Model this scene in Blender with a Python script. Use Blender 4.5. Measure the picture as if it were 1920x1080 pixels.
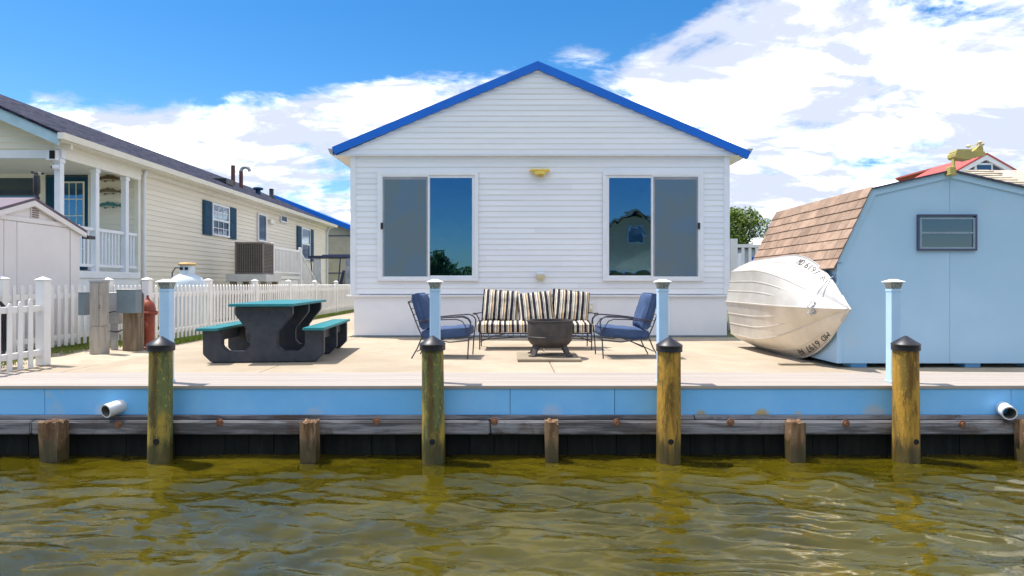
import bpy, bmesh, math, random
from mathutils import Vector, Matrix, Euler, noise as mnoise
random.seed(7)
R = math.radians; PI = math.pi
S = bpy.context.scene; COL = S.collection
for o in list(bpy.data.objects): bpy.data.objects.remove(o)

# ------------------------------------------------------------ camera, sky, sun, exposure
F = 1170.0; CX = 956.0; CY = 532.0; HC = 1.06
cam = bpy.data.cameras.new('camera'); co = bpy.data.objects.new('camera', cam); COL.objects.link(co)
co.location = (0, 0, HC); co.rotation_euler = (R(90), 0, 0)
cam.lens = 36*F/1920; cam.sensor_width = 36; cam.clip_end = 3000; cam.clip_start = .05
cam.shift_x = (960-CX)/1920; cam.shift_y = -(540-CY)/1920
S.camera = co
SUNV = Vector((-.93, .33, 2.35)).normalized()
EL = math.asin(SUNV.z); ROT = math.atan2(SUNV.x, SUNV.y)
S.view_settings.view_transform = 'Standard'; S.view_settings.look = 'None'
S.view_settings.gamma = 1; S.view_settings.use_curve_mapping = False
S.view_settings.exposure = 1.24
sun = bpy.data.lights.new('sun', 'SUN'); sun.energy = 3.0; sun.angle = R(.5); sun.color = (1, .95, .87)
so = bpy.data.objects.new('sun', sun); COL.objects.link(so)
so.rotation_euler = SUNV.to_track_quat('Z', 'Y').to_euler(); so.location = (-8, 4, 20)

class E:
    """tiny expression builder for shader math"""
    nt = None
    def __init__(s, k): s.k = k
    @staticmethod
    def m(op, a, b=None, c=None):
        n = E.nt.nodes.new('ShaderNodeMath'); n.operation = op
        for i, v in enumerate((a, b, c)):
            if v is None: continue
            if isinstance(v, E): E.nt.links.new(v.k, n.inputs[i])
            else: n.inputs[i].default_value = v
        return E(n.outputs[0])
    def __add__(s, o): return E.m('ADD', s, o)
    def __radd__(s, o): return E.m('ADD', o, s)
    def __sub__(s, o): return E.m('SUBTRACT', s, o)
    def __rsub__(s, o): return E.m('SUBTRACT', o, s)
    def __mul__(s, o): return E.m('MULTIPLY', s, o)
    __rmul__ = __mul__
    def __truediv__(s, o): return E.m('DIVIDE', s, o)
def emin(a, b): return E.m('MINIMUM', a, b)
def emax(a, b): return E.m('MAXIMUM', a, b)
def smooth(v, a, b):
    n = E.nt.nodes.new('ShaderNodeMapRange'); n.interpolation_type = 'SMOOTHSTEP'
    E.nt.links.new(v.k, n.inputs[0]); n.inputs[1].default_value = a; n.inputs[2].default_value = b
    return E(n.outputs[0])
def enoise(vec, scale, detail=6, rough=.55, dist=0.):
    n = E.nt.nodes.new('ShaderNodeTexNoise'); n.inputs['Scale'].default_value = scale
    n.inputs['Detail'].default_value = detail; n.inputs['Roughness'].default_value = rough
    n.inputs['Distortion'].default_value = dist; E.nt.links.new(vec, n.inputs['Vector'])
    return E(n.outputs['Fac'])
def cmix(nt, fac, a, b, mode='MIX'):
    n = nt.nodes.new('ShaderNodeMix'); n.data_type = 'RGBA'; n.blend_type = mode
    for i, v in ((0, fac), (6, a), (7, b)):
        if isinstance(v, E): v = v.k
        if isinstance(v, (int, float)): n.inputs[i].default_value = v
        elif isinstance(v, (tuple, list)): n.inputs[i].default_value = (*v[:3], 1)
        else: nt.links.new(v, n.inputs[i])
    return n.outputs[2]

W = bpy.data.worlds.new('World'); S.world = W; W.use_nodes = True
nt = W.node_tree; nt.nodes.clear(); E.nt = nt
sky = nt.nodes.new('ShaderNodeTexSky'); sky.sky_type = 'NISHITA'; sky.sun_disc = False
sky.sun_elevation = EL; sky.sun_rotation = ROT; sky.air_density = 1.0; sky.dust_density = .3; sky.ozone_density = 3.0
tc = nt.nodes.new('ShaderNodeTexCoord'); sx = nt.nodes.new('ShaderNodeSeparateXYZ')
nt.links.new(tc.outputs['Generated'], sx.inputs[0])
x, y, z = (E(sx.outputs[i]) for i in range(3))
az = E.m('ARCTAN2', x, y)
den = emax(z, 0.0) + .22
cb = nt.nodes.new('ShaderNodeCombineXYZ')
nt.links.new((x/den).k, cb.inputs[0]); nt.links.new((y/den).k, cb.inputs[1]); nt.links.new((z*1.2).k, cb.inputs[2])
n1 = enoise(cb.outputs[0], 1.9, 12, .66, .45)
mp = nt.nodes.new('ShaderNodeMapping'); mp.inputs['Rotation'].default_value = (0, 0, R(-35)); mp.inputs['Scale'].default_value = (1, 2.6, 1)
nt.links.new(cb.outputs[0], mp.inputs[0])
n2 = enoise(mp.outputs[0], 2.3, 8, .6, .6)
hL = emax(emin(.325 + .28*(az + .2), .325), .238)
bL = emin(emin((hL - z)*4.2, (1.5 - az)*1.2), (az + 1.9)*1.2)
bR = (az - (.165 + (z - .321)*1.9))*2.4
bR = emin(bR, (2.1 - az)*1.5)
bB = emin(emin((E.m('ABSOLUTE', az) - 1.6)*.8, .20), (z - .44)*1.8)  # unseen high cloud cover behind the camera, added for fill light
dw = E.m('POWER', (az - .10)*7., 2.) + E.m('POWER', (z - .335)*13., 2.)
bB = emax(bB, .03 - dw*.4)
bias = emin(emax(emax(emax(bL, bR), bB), -.33), .115)
v = n1*.62 + n2*.38 + bias
msk = smooth(v, .485, .63)
shade = smooth(enoise(cb.outputs[0], 2.6, 8, .64, .3)*.55 + n2*.45, .37, .555)
skyc = nt.nodes.new('ShaderNodeHueSaturation'); skyc.inputs['Saturation'].default_value = 1.38
skyc.inputs['Value'].default_value = .625
nt.links.new(sky.outputs[0], skyc.inputs['Color'])
SKYK = .12
cloud = cmix(nt, shade, (11.5, 11.4, 11.3), (2.7, 2.95, 3.6))
out = cmix(nt, msk, skyc.outputs[0], cloud)
bg = nt.nodes.new('ShaderNodeBackground'); bg.inputs[1].default_value = SKYK
nt.links.new(out, bg.inputs[0]); wo = nt.nodes.new('ShaderNodeOutputWorld'); nt.links.new(bg.outputs[0], wo.inputs[0])

# ------------------------------------------------------------ materials
MATS = {}
def mat(name, col, col2=None, rough=.6, metal=0., scale=4., stretch=(1, 1, 1), bump=0., bscale=40., bstretch=None,
        spec=.5, lo=.35, hi=.65, detail=5, rand=0., dirt=None, dirtlo=.58, dirtscale=3.):
    if name in MATS: return MATS[name]
    m = bpy.data.materials.new(name); m.use_nodes = True; t = m.node_tree; E.nt = t
    b = t.nodes['Principled BSDF']
    tcn = t.nodes.new('ShaderNodeTexCoord'); oi = t.nodes.new('ShaderNodeObjectInfo')
    mpn = t.nodes.new('ShaderNodeMapping'); mpn.inputs['Scale'].default_value = stretch
    add = t.nodes.new('ShaderNodeVectorMath'); add.operation = 'ADD'
    ml = t.nodes.new('ShaderNodeMath'); ml.operation = 'MULTIPLY'; ml.inputs[1].default_value = 37.
    t.links.new(oi.outputs['Random'], ml.inputs[0])
    t.links.new(tcn.outputs['Object'], add.inputs[0]); t.links.new(ml.outputs[0], add.inputs[1])
    t.links.new(add.outputs[0], mpn.inputs[0])
    if col2 is None: col2 = tuple(c*.86 for c in col)
    f = smooth(enoise(mpn.outputs[0], scale, detail, .6, .2), lo, hi)
    c = cmix(t, f, col, col2)
    if dirt:
        g = smooth(enoise(add.outputs[0], dirtscale, 8, .65, .5), dirtlo, dirtlo+.14)
        c = cmix(t, g*.7, c, dirt)
    if rand:
        hs = t.nodes.new('ShaderNodeHueSaturation')
        rr = E(oi.outputs['Random'])*(2*rand) + (1-rand)
        t.links.new(rr.k, hs.inputs['Value']); t.links.new(c, hs.inputs['Color']); c = hs.outputs[0]
    t.links.new(c, b.inputs['Base Color'])
    b.inputs['Roughness'].default_value = rough; b.inputs['Metallic'].default_value = metal
    b.inputs['Specular IOR Level'].default_value = spec
    if bump:
        mp2 = t.nodes.new('ShaderNodeMapping'); mp2.inputs['Scale'].default_value = bstretch or stretch
        t.links.new(add.outputs[0], mp2.inputs[0])
        bn = t.nodes.new('ShaderNodeBump'); bn.inputs['Strength'].default_value = bump; bn.inputs['Distance'].default_value = .02
        t.links.new(enoise(mp2.outputs[0], bscale, 4, .6).k, bn.inputs['Height']); t.links.new(bn.outputs[0], b.inputs['Normal'])
    MATS[name] = m; return m

white_vinyl = mat('white_vinyl', (.80, .81, .84), (.74, .76, .80), rough=.42, scale=1.2, dirt=(.55, .55, .52), dirtlo=.66)
siding_m = mat('white_siding', (.80, .815, .85), (.75, .77, .82), rough=.5, scale=1.0, stretch=(.5, 1, 3), bump=.05, bscale=30, rand=.035)
skirt_m = mat('white_skirting', (.80, .80, .82), (.74, .75, .79), rough=.55, scale=1.1, bump=.04, bscale=12, dirt=(.50, .47, .42), dirtlo=.66)
trim_m = mat('white_trim', (.78, .80, .84), (.73, .75, .80), rough=.4, scale=3)
cream = mat('cream_siding', (.80, .735, .61), (.75, .685, .565), rough=.55, scale=1.0, stretch=(1, .4, 3), bump=.04, bscale=30, rand=.04)
cream_trim = mat('cream_trim', (.80, .77, .68), (.76, .73, .64), rough=.5)
fence_m = mat('fence_vinyl', (.80, .79, .77), (.74, .72, .70), rough=.4, scale=2, rand=.03, dirt=(.6, .56, .5), dirtlo=.66)
bluepaint = mat('blue_trim_paint', (.002, .125, .60), (.003, .14, .66), rough=.35, scale=2)
paleblue = mat('pale_blue_paint', (.41, .60, .76), (.38, .57, .73), rough=.55, scale=1.2, bump=.06, bscale=60, dirt=(.42, .56, .66), dirtlo=.6)
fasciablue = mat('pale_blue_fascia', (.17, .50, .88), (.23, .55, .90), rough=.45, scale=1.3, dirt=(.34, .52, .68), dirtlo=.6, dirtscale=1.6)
post_shade_tint = mat('shade_tinted_vinyl', (.48, .68, .88), (.44, .64, .86), rough=.4, scale=4)  # white vinyl with the blue of its shaded faces mixed into the colour
black_cap = mat('black_plastic', (.012, .012, .018), (.02, .02, .028), rough=.45)
pile_m = mat('treated_pile', (.36, .235, .035), (.075, .08, .022), rough=.85, scale=5, stretch=(3, 3, .35), bump=.8, bscale=16, bstretch=(3, 3, .3), lo=.40, hi=.62, dirt=(.10, .14, .07), dirtlo=.52, dirtscale=6)
def pile_material(name, a, b_, c3):
    m = bpy.data.materials.new(name); m.use_nodes = True; t = m.node_tree; E.nt = t
    b = t.nodes['Principled BSDF']; tcn = t.nodes.new('ShaderNodeTexCoord'); oi = t.nodes.new('ShaderNodeObjectInfo')
    add = t.nodes.new('ShaderNodeVectorMath'); add.operation = 'ADD'; ml = t.nodes.new('ShaderNodeMath'); ml.operation = 'MULTIPLY'; ml.inputs[1].default_value = 23.
    t.links.new(oi.outputs['Random'], ml.inputs[0]); t.links.new(tcn.outputs['Object'], add.inputs[0]); t.links.new(ml.outputs[0], add.inputs[1])
    def mpd(sc):
        q = t.nodes.new('ShaderNodeMapping'); q.inputs['Scale'].default_value = sc; t.links.new(add.outputs[0], q.inputs[0]); return q.outputs[0]
    s = t.nodes.new('ShaderNodeSeparateXYZ'); t.links.new(tcn.outputs['Object'], s.inputs[0]); X_, Z_ = E(s.outputs[0]), E(s.outputs[2])
    g1 = enoise(mpd((1, 1, .16)), 17, 8, .68, .4); g2 = enoise(mpd((1, 1, .3)), 4.5, 4, .6, .8); g3 = enoise(mpd((1, 1, .5)), 42, 4, .7, .2)
    c = cmix(t, smooth(g2, .38, .60), a, b_)
    c = cmix(t, smooth(g1, .48, .62)*.75, c, c3)
    c = cmix(t, smooth(g3, .56, .66)*.55, c, tuple(q*1.6 for q in a))
    ce = smooth(.055 - E.m('ABSOLUTE', X_ + (g2-.5)*.12), .0, .05)
    c = cmix(t, ce*smooth(g2, .40, .55)*.65, c, (.10, .035, .008))
    wet = smooth(.42 - Z_ + (g1-.5)*.45, .12, .30)
    c = cmix(t, wet*.80, c, (.045, .04, .014))
    t.links.new(c, b.inputs['Base Color']); t.links.new((.85 - wet*.4).k, b.inputs['Roughness'])
    bn = t.nodes.new('ShaderNodeBump'); bn.inputs['Strength'].default_value = .9; bn.inputs['Distance'].default_value = .015
    t.links.new((g1*.7 + g3*.3).k, bn.inputs['Height']); t.links.new(bn.outputs[0], b.inputs['Normal'])
    return m
pile_m = pile_material('green_pile', (.36, .25, .04), (.13, .15, .05), (.05, .055, .02))
pile_gold = pile_material('golden_pile', (.46, .25, .03), (.25, .155, .025), (.10, .055, .01)) if 1 else mat('golden_pile', (.52, .33, .035), (.17, .11, .015), rough=.85, scale=5, stretch=(3, 3, .3), bump=.9, bscale=16, bstretch=(3, 3, .35), lo=.40, hi=.62, dirt=(.24, .26, .05), dirtlo=.56, dirtscale=5)
waler_m = mat('weathered_timber', (.27, .26, .27), (.09, .082, .085), rough=.85, scale=3, stretch=(.35, 3, 3.4), bump=.7, bscale=10, bstretch=(.3, 3, 5), lo=.42, hi=.6, dirt=(.085, .04, .02), dirtlo=.53, dirtscale=2.5)
stub_m = mat('stub_timber', (.32, .22, .13), (.07, .045, .03), rough=.9, scale=6, stretch=(3, 3, .4), bump=.9, bscale=14, bstretch=(3, 3, .4), dirt=(.16, .07, .02), dirtlo=.55, dirtscale=5)
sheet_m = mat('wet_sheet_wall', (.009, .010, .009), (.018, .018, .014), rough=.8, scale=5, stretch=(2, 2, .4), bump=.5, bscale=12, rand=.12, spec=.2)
rust_m = mat('rusty_iron', (.28, .13, .07), (.16, .06, .03), rough=.85, scale=30, bump=.4)
metal_d = mat('dark_metal', (.035, .035, .05), (.05, .05, .065), rough=.4, metal=.3)
pit_m = mat('fire_pit_steel', (.042, .038, .038), (.075, .062, .06), rough=.6, metal=.2, scale=6, bump=.15, dirt=(.12, .05, .025), dirtlo=.62, dirtscale=5)
galv = mat('galvanised', (.42, .42, .42), (.35, .35, .36), rough=.5, metal=.35, scale=6, dirt=(.35, .3, .25), dirtlo=.6)
grey_paint = mat('grey_box_paint', (.18, .23, .26), (.15, .2, .23), rough=.45)
hyd_m = mat('hydrant_paint', (.30, .055, .022), (.21, .04, .02), rough=.6, scale=8, dirt=(.22, .07, .04), dirtlo=.6)
teal_top = mat('teal_plastic', (.012, .20, .215), (.015, .17, .19), rough=.45, scale=6, dirt=(.07, .30, .31), dirtlo=.58)
table_blk = mat('recycled_black_plastic', (.024, .028, .040), (.036, .041, .052), rough=.5, scale=9, bump=.15, bscale=60, dirt=(.06, .07, .09), dirtlo=.62)
cush_blue = mat('navy_cushion', (.033, .066, .155), (.045, .085, .19), rough=.85, scale=5, bump=.25, bscale=9)
pvc = mat('white_pvc', (.75, .75, .78), (.7, .7, .72), rough=.35)
pvc_in = mat('pipe_inside', (.22, .20, .17), (.12, .11, .09), rough=.7)
yellow_m = mat('yellowed_plastic', (.50, .40, .11), (.42, .35, .12), rough=.45, scale=9)
yellow_pale = mat('aged_cream_plastic', (.66, .60, .42), (.6, .54, .36), rough=.45)
navy_sh = mat('navy_shutter', (.008, .055, .11), (.010, .065, .125), rough=.6, spec=.15)
roof_navy = mat('dark_shingle', (.010, .012, .03), (.05, .05, .075), spec=.15, rough=.95, scale=6, stretch=(1, .8, 1), lo=.42, hi=.58, bump=.5, bscale=25)
roof_tan = mat('tan_shingle', (.40, .33, .26), (.52, .46, .38), rough=.9, scale=7, lo=.4, hi=.6, bump=.5)
roof_red = mat('red_roof', (.50, .09, .07), (.42, .08, .07), rough=.7)
shingle_m = mat('brown_shingle', (.38, .262, .19), (.27, .18, .13), rough=.95, scale=5, lo=.3, hi=.7, bump=.5, bscale=120, rand=.22)
plastic_shed = mat('putty_plastic', (.76, .71, .695), (.72, .67, .655), rough=.5, scale=2)
brown_slat = mat('brown_plastic', (.25, .19, .17), rough=.6)
ac_m = mat('ac_housing', (.17, .145, .125), (.20, .17, .15), rough=.5)
ac_dark = mat('ac_coil', (.045, .038, .035), (.07, .06, .055), rough=.6)
conc_block = mat('concrete_pad', (.58, .57, .56), (.50, .49, .48), rough=.8)
tank_m = mat('tank_paint', (.60, .68, .74), (.54, .62, .68), rough=.35)
foliage = mat('tree_leaf', (.06, .12, .014), (.15, .21, .025), rough=.6, scale=1.1, rand=.2)
bark = mat('bark', (.09, .07, .05), rough=.9, bump=.5)
grass_m = mat('grass_blade', (.14, .22, .015), (.20, .24, .03), rough=.6, scale=8)
alu = mat('painted_aluminium', (.70, .66, .60), (.62, .57, .50), rough=.40, metal=.5, scale=3.0, bump=.10, bscale=7, dirt=(.50, .42, .30), dirtlo=.6, dirtscale=3.2)
alu_strip = mat('bare_aluminium', (.62, .61, .60), (.52, .5, .48), rough=.35, metal=.5)
ink = mat('registration_print', (.05, .045, .055), rough=.6)
seat_wood = mat('wood_paver', (.30, .25, .175), (.25, .20, .14), rough=.9, bump=.4)
beige_wall = mat('beige_panel', (.47, .43, .35), (.42, .385, .31), rough=.7)
grey_wall = mat('grey_lap', (.38, .41, .5), rough=.7)
slate_blue = mat('slate_blue_wall', (.10, .11, .22), rough=.7)
rope_m = mat('weathered_rope', (.5, .5, .52), (.3, .3, .32), rough=.9)
cart_m = mat('cart_black', (.012, .018, .06), (.02, .03, .085), rough=.35)
cart_clear = mat('cart_clear_vinyl', (.30, .34, .42), (.2, .23, .3), rough=.25)
tan_house = mat('tan_stucco', (.80, .58, .34), (.72, .5, .3), rough=.8)
dark_in = mat('void_dark', (.01, .01, .012), rough=.9)
hose_m = mat('dark_hose', (.02, .02, .03), rough=.5)

def glass(name, tint, base, rough=.0, fac=.8, ripple=.0):
    m = bpy.data.materials.new(name); m.use_nodes = True; t = m.node_tree; E.nt = t
    t.nodes.clear(); o = t.nodes.new('ShaderNodeOutputMaterial')
    g = t.nodes.new('ShaderNodeBsdfGlossy'); g.inputs['Color'].default_value = (*tint, 1); g.inputs['Roughness'].default_value = rough
    d = t.nodes.new('ShaderNodeBsdfDiffuse'); d.inputs['Color'].default_value = (*base, 1)
    mx = t.nodes.new('ShaderNodeMixShader'); mx.inputs[0].default_value = fac
    if ripple:
        tcn = t.nodes.new('ShaderNodeTexCoord')
        bn = t.nodes.new('ShaderNodeBump'); bn.inputs['Strength'].default_value = ripple; bn.inputs['Distance'].default_value = .05
        t.links.new(enoise(tcn.outputs['Object'], 2.2, 2, .5, .6).k, bn.inputs['Height']); t.links.new(bn.outputs[0], g.inputs['Normal'])
    t.links.new(d.outputs[0], mx.inputs[1]); t.links.new(g.outputs[0], mx.inputs[2]); t.links.new(mx.outputs[0], o.inputs[0])
    return m
glass_blue = glass('tinted_glass', (.09, .21, .34), (.0, .012, .025), ripple=.035, fac=.8)
glass_dark = glass('dark_glass', (.16, .2, .25), (.02, .025, .035), fac=.6)
glass_nbr = glass('neighbour_glass', (.32, .38, .44), (.03, .04, .04), fac=.7, ripple=.02)
def screen_material():
    m = bpy.data.materials.new('insect_screen'); m.use_nodes = True; t = m.node_tree; E.nt = t
    b = t.nodes['Principled BSDF']; tcn = t.nodes.new('ShaderNodeTexCoord')
    w = enoise(tcn.outputs['Object'], 320, 1, .5)
    big = smooth(enoise(tcn.outputs['Object'], 1.4, 3, .5, .5), .35, .65)
    c = cmix(t, big, (.10, .18, .27), (.125, .18, .21))
    c = cmix(t, smooth(w, .3, .7)*.35, c, (.04, .05, .06))
    t.links.new(c, b.inputs['Base Color']); b.inputs['Roughness'].default_value = .32; b.inputs['Specular IOR Level'].default_value = .6
    return m
screen_m = screen_material()

screen_edge = mat('sash_through_screen', (.30, .31, .33), (.24, .26, .29), rough=.6)
def stripe_material():
    m = bpy.data.materials.new('striped_fabric'); m.use_nodes = True; t = m.node_tree; E.nt = t
    b = t.nodes['Principled BSDF']; tcn = t.nodes.new('ShaderNodeTexCoord'); s = t.nodes.new('ShaderNodeSeparateXYZ')
    t.links.new(tcn.outputs['Object'], s.inputs[0])
    wob = enoise(tcn.outputs['Object'], 5, 2, .5)*.02
    f = E.m('FRACT', (E(s.outputs[0]) + wob)*4.9 + 20.1)
    r = t.nodes.new('ShaderNodeValToRGB'); t.links.new(f.k, r.inputs[0]); cr = r.color_ramp; cr.interpolation = 'CONSTANT'
    K = (.018, .012, .022, 1); C = (.74, .68, .56, 1); O = (.66, .42, .20, 1); G = (.10, .08, .08, 1)
    st = [(0, K), (.20, C), (.25, G), (.29, C), (.42, K), (.47, O), (.56, C), (.60, K), (.80, C), (.84, K), (.88, C), (.97, G)]
    cr.elements[0].position = 0; cr.elements[0].color = K; cr.elements[1].position = .2; cr.elements[1].color = C
    for p, c in st[2:]:
        e = cr.elements.new(p); e.color = c
    t.links.new(r.outputs[0], b.inputs['Base Color']); b.inputs['Roughness'].default_value = .9
    bn = t.nodes.new('ShaderNodeBump'); bn.inputs['Strength'].default_value = .3; bn.inputs['Distance'].default_value = .02
    t.links.new(enoise(tcn.outputs['Object'], 11, 3, .5).k, bn.inputs['Height']); t.links.new(bn.outputs[0], b.inputs['Normal'])
    return m
stripe_m = stripe_material()

def ground_mat(name, c1, c2, scale, rough=.9, bump=.3, bscale=60, streak=False, fine=(.8, 1.15)):
    m = bpy.data.materials.new(name); m.use_nodes = True; t = m.node_tree; E.nt = t
    b = t.nodes['Principled BSDF']; tcn = t.nodes.new('ShaderNodeTexCoord'); v = tcn.outputs['Object']
    if streak:
        mpn = t.nodes.new('ShaderNodeMapping'); mpn.inputs['Scale'].default_value = (.25, 9, 1); t.links.new(v, mpn.inputs[0]); v = mpn.outputs[0]
    c = cmix(t, smooth(enoise(v, scale, 9, .66, .3), .36, .66), c1, c2)
    c = cmix(t, smooth(enoise(v, scale*22, 3, .6), .3, .72), c, tuple(q*.80 for q in c1), 'MIX') if not streak else c
    f2 = smooth(enoise(v, scale*.31, 4, .6, .8), .45, .62)
    c = cmix(t, f2*.35, c, tuple(q*.72 for q in c2))
    t.links.new(c, b.inputs['Base Color']); b.inputs['Roughness'].default_value = rough
    bn = t.nodes.new('ShaderNodeBump'); bn.inputs['Strength'].default_value = bump; bn.inputs['Distance'].default_value = .01
    t.links.new(enoise(v, bscale, 6, .6).k, bn.inputs['Height']); t.links.new(bn.outputs[0], b.inputs['Normal'])
    return m
concrete_m = ground_mat('concrete', (.455, .375, .28), (.355, .28, .195), 1.4, bump=.35)
deck_m = ground_mat('composite_board', (.40, .35, .31), (.33, .285, .25), 2.0, rough=.6, bump=.3, bscale=5, streak=True)
dirt_m = ground_mat('sandy_soil', (.52, .44, .33), (.38, .31, .22), 3.5, bump=.8, bscale=22)
turf_m = ground_mat('turf', (.10, .14, .02), (.17, .16, .05), 3.0, bump=.8)

def water_material():
    m = bpy.data.materials.new('canal_water'); m.use_nodes = True; t = m.node_tree; E.nt = t
    b = t.nodes['Principled BSDF']; tcn = t.nodes.new('ShaderNodeTexCoord')
    f = smooth(enoise(tcn.outputs['Object'], .55, 4, .6, .5), .35, .65)
    c = cmix(t, f, (.044, .036, .0010), (.085, .068, .004))
    t.links.new(c, b.inputs['Base Color']); b.inputs['Roughness'].default_value = .025; b.inputs['IOR'].default_value = 1.70; b.inputs['Specular Tint'].default_value = (1, .94, .66, 1); b.inputs['Subsurface Weight'].default_value = 1.0; b.inputs['Subsurface Radius'].default_value = (1, 1, .4); b.inputs['Subsurface Scale'].default_value = .25
    b.inputs['Specular IOR Level'].default_value = .5
    mpn = t.nodes.new('ShaderNodeMapping'); mpn.inputs['Scale'].default_value = (.8, 1.5, 1); t.links.new(tcn.outputs['Object'], mpn.inputs[0])
    bn = t.nodes.new('ShaderNodeBump'); bn.inputs['Strength'].default_value = .35; bn.inputs['Distance'].default_value = .008
    t.links.new(enoise(mpn.outputs[0], 10, 2, .45, .7).k, bn.inputs['Height']); t.links.new(bn.outputs[0], b.inputs['Normal'])
    return m
water_m = water_material()

# ------------------------------------------------------------ mesh helpers
def origin_of(p):
    v = Vector((0, 0, 0))
    while p is not None: v += p.location; p = p.parent
    return v
class MB:
    def __init__(s): s.bm = bmesh.new(); s.smooth = False
    def face(s, pts):
        vs = [s.bm.verts.new(p) for p in pts]; s.bm.faces.new(vs); return s
    def box(s, x0, x1, y0, y1, z0, z1, bev=0.):
        b = bmesh.new(); bmesh.ops.create_cube(b, size=1)
        bmesh.ops.scale(b, vec=(abs(x1-x0), abs(y1-y0), abs(z1-z0)), verts=b.verts)
        bmesh.ops.translate(b, vec=((x0+x1)/2, (y0+y1)/2, (z0+z1)/2), verts=b.verts)
        if bev: bmesh.ops.bevel(b, geom=b.edges[:], offset=bev, segments=2 if bev > .008 else 1, affect='EDGES', profile=.6)
        s.merge(b); return s
    def merge(s, b, M=None):
        if M is not None: bmesh.ops.transform(b, matrix=M, verts=b.verts)
        me = bpy.data.meshes.new('tmp'); b.to_mesh(me); b.free(); s.bm.from_mesh(me); bpy.data.meshes.remove(me); return s
    def prism(s, pts, d, off):
        """pts: list of 3D points of a planar outline, d: extrusion vector"""
        b = bmesh.new(); vs = [b.verts.new(Vector(p) + Vector(off)) for p in pts]; f = b.faces.new(vs)
        r = bmesh.ops.extrude_face_region(b, geom=[f]); nv = [q for q in r['geom'] if isinstance(q, bmesh.types.BMVert)]
        bmesh.ops.translate(b, vec=d, verts=nv); bmesh.ops.recalc_face_normals(b, faces=b.faces[:]); s.merge(b); return s
    def cyl(s, p0, p1, r0, r1=None, n=16, caps=True):
        r1 = r0 if r1 is None else r1; p0 = Vector(p0); p1 = Vector(p1); d = p1-p0
        b = bmesh.new(); bmesh.ops.create_cone(b, cap_ends=caps, segments=n, radius1=r0, radius2=r1, depth=d.length)
        M = Matrix.Translation((p0+p1)/2) @ d.to_track_quat('Z', 'Y').to_matrix().to_4x4(); s.merge(b, M); return s
    def tube(s, path, r, n=8, close=False, caps=True):
        pts = [Vector(p) for p in path]; N = len(pts); rings = []; up = None
        for i, p in enumerate(pts):
            if close: t = pts[(i+1) % N]-pts[i-1]
            else: t = pts[min(i+1, N-1)]-pts[max(i-1, 0)]
            t.normalize()
            if up is None: up = t.orthogonal().normalized()
            up = (up - t*up.dot(t)).normalized(); w = t.cross(up)
            rr = r[i] if isinstance(r, (list, tuple)) else r
            rings.append([s.bm.verts.new(p + rr*(math.cos(2*PI*k/n)*up + math.sin(2*PI*k/n)*w)) for k in range(n)])
        for i in range(N if close else N-1):
            a, b = rings[i], rings[(i+1) % N]
            for k in range(n): s.bm.faces.new((a[k], a[(k+1) % n], b[(k+1) % n], b[k]))
        if caps and not close: s.bm.faces.new(rings[0][::-1]); s.bm.faces.new(rings[-1])
        s.smooth = True; return s
    def lathe(s, prof, c=(0, 0, 0), n=24, axis='Z', sm=True):
        rings = []
        for r, h in prof:
            ring = []
            for k in range(n):
                a = 2*PI*k/n; u, v = max(r, 1e-4)*math.cos(a), max(r, 1e-4)*math.sin(a)
                p = {'Z': (u, v, h), 'Y': (u, h, v), 'X': (h, u, v)}[axis]
                ring.append(s.bm.verts.new(Vector(c) + Vector(p)))
            rings.append(ring)
        for a, b in zip(rings, rings[1:]):
            for k in range(n): s.bm.faces.new((a[k], a[(k+1) % n], b[(k+1) % n], b[k]))
        s.bm.faces.new(rings[0]); s.bm.faces.new(rings[-1]); s.smooth = sm; s._recalc = True; return s
    def build(s, name, m, parent=None, world=True, smooth=None, loc=None, rot=None):
        if getattr(s, '_recalc', 0): bmesh.ops.recalc_face_normals(s.bm, faces=s.bm.faces[:])
        me = bpy.data.meshes.new(name)
        o = bpy.data.objects.new(name, me); COL.objects.link(o)
        if parent is not None:
            o.parent = parent
            if world: bmesh.ops.translate(s.bm, vec=-origin_of(parent), verts=s.bm.verts)
        s.bm.to_mesh(me); s.bm.free(); me.materials.append(m)
        sm = s.smooth if smooth is None else smooth
        if sm:
            me.polygons.foreach_set('use_smooth', [True]*len(me.polygons))
            try: me.set_sharp_from_angle(angle=R(38))
            except Exception: pass
        if loc is not None: o.location = loc
        if rot is not None: o.rotation_euler = rot
        return o
def tag(o, label=None, cat=None, group=None, kind=None):
    for k, v in (('label', label), ('category', cat), ('group', group), ('kind', kind)):
        if v: o[k] = v
    return o
def thing(name, label, cat, loc=(0, 0, 0), rz=0, group=None):
    o = bpy.data.objects.new(name, None); COL.objects.link(o); o.location = loc; o.rotation_euler = (0, 0, rz)
    o.empty_display_size = .2
    return tag(o, label, cat, group)
def struct(name, mb, m, **k): return tag(mb.build(name, m, **k), kind='structure')
def inst(src, parent, loc, rot=None, name=None):
    c = bpy.data.objects.new(name or src.name.split('.')[0], src.data); COL.objects.link(c); c.parent = parent; c.location = loc
    if rot: c.rotation_euler = rot
    return c
KIDS = {}
def copy_tree(o, parent=None):
    c = o.copy(); COL.objects.link(c); c.parent = parent
    for ch in list(o.children): copy_tree(ch, c)
    return c
def dup(root, loc, rz, label, group=None):
    c = copy_tree(root); c.location = loc; c.rotation_euler = (0, 0, rz); c['label'] = label
    if group: c['group'] = group
    return c
def AT(px, py, Y): return Vector(((px-CX)/F*Y, Y, HC-(py-CY)/F*Y))
def ONX(px, py, X):
    Y = X*F/(px-CX); return Vector((X, Y, HC-(py-CY)/F*Y))

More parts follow.
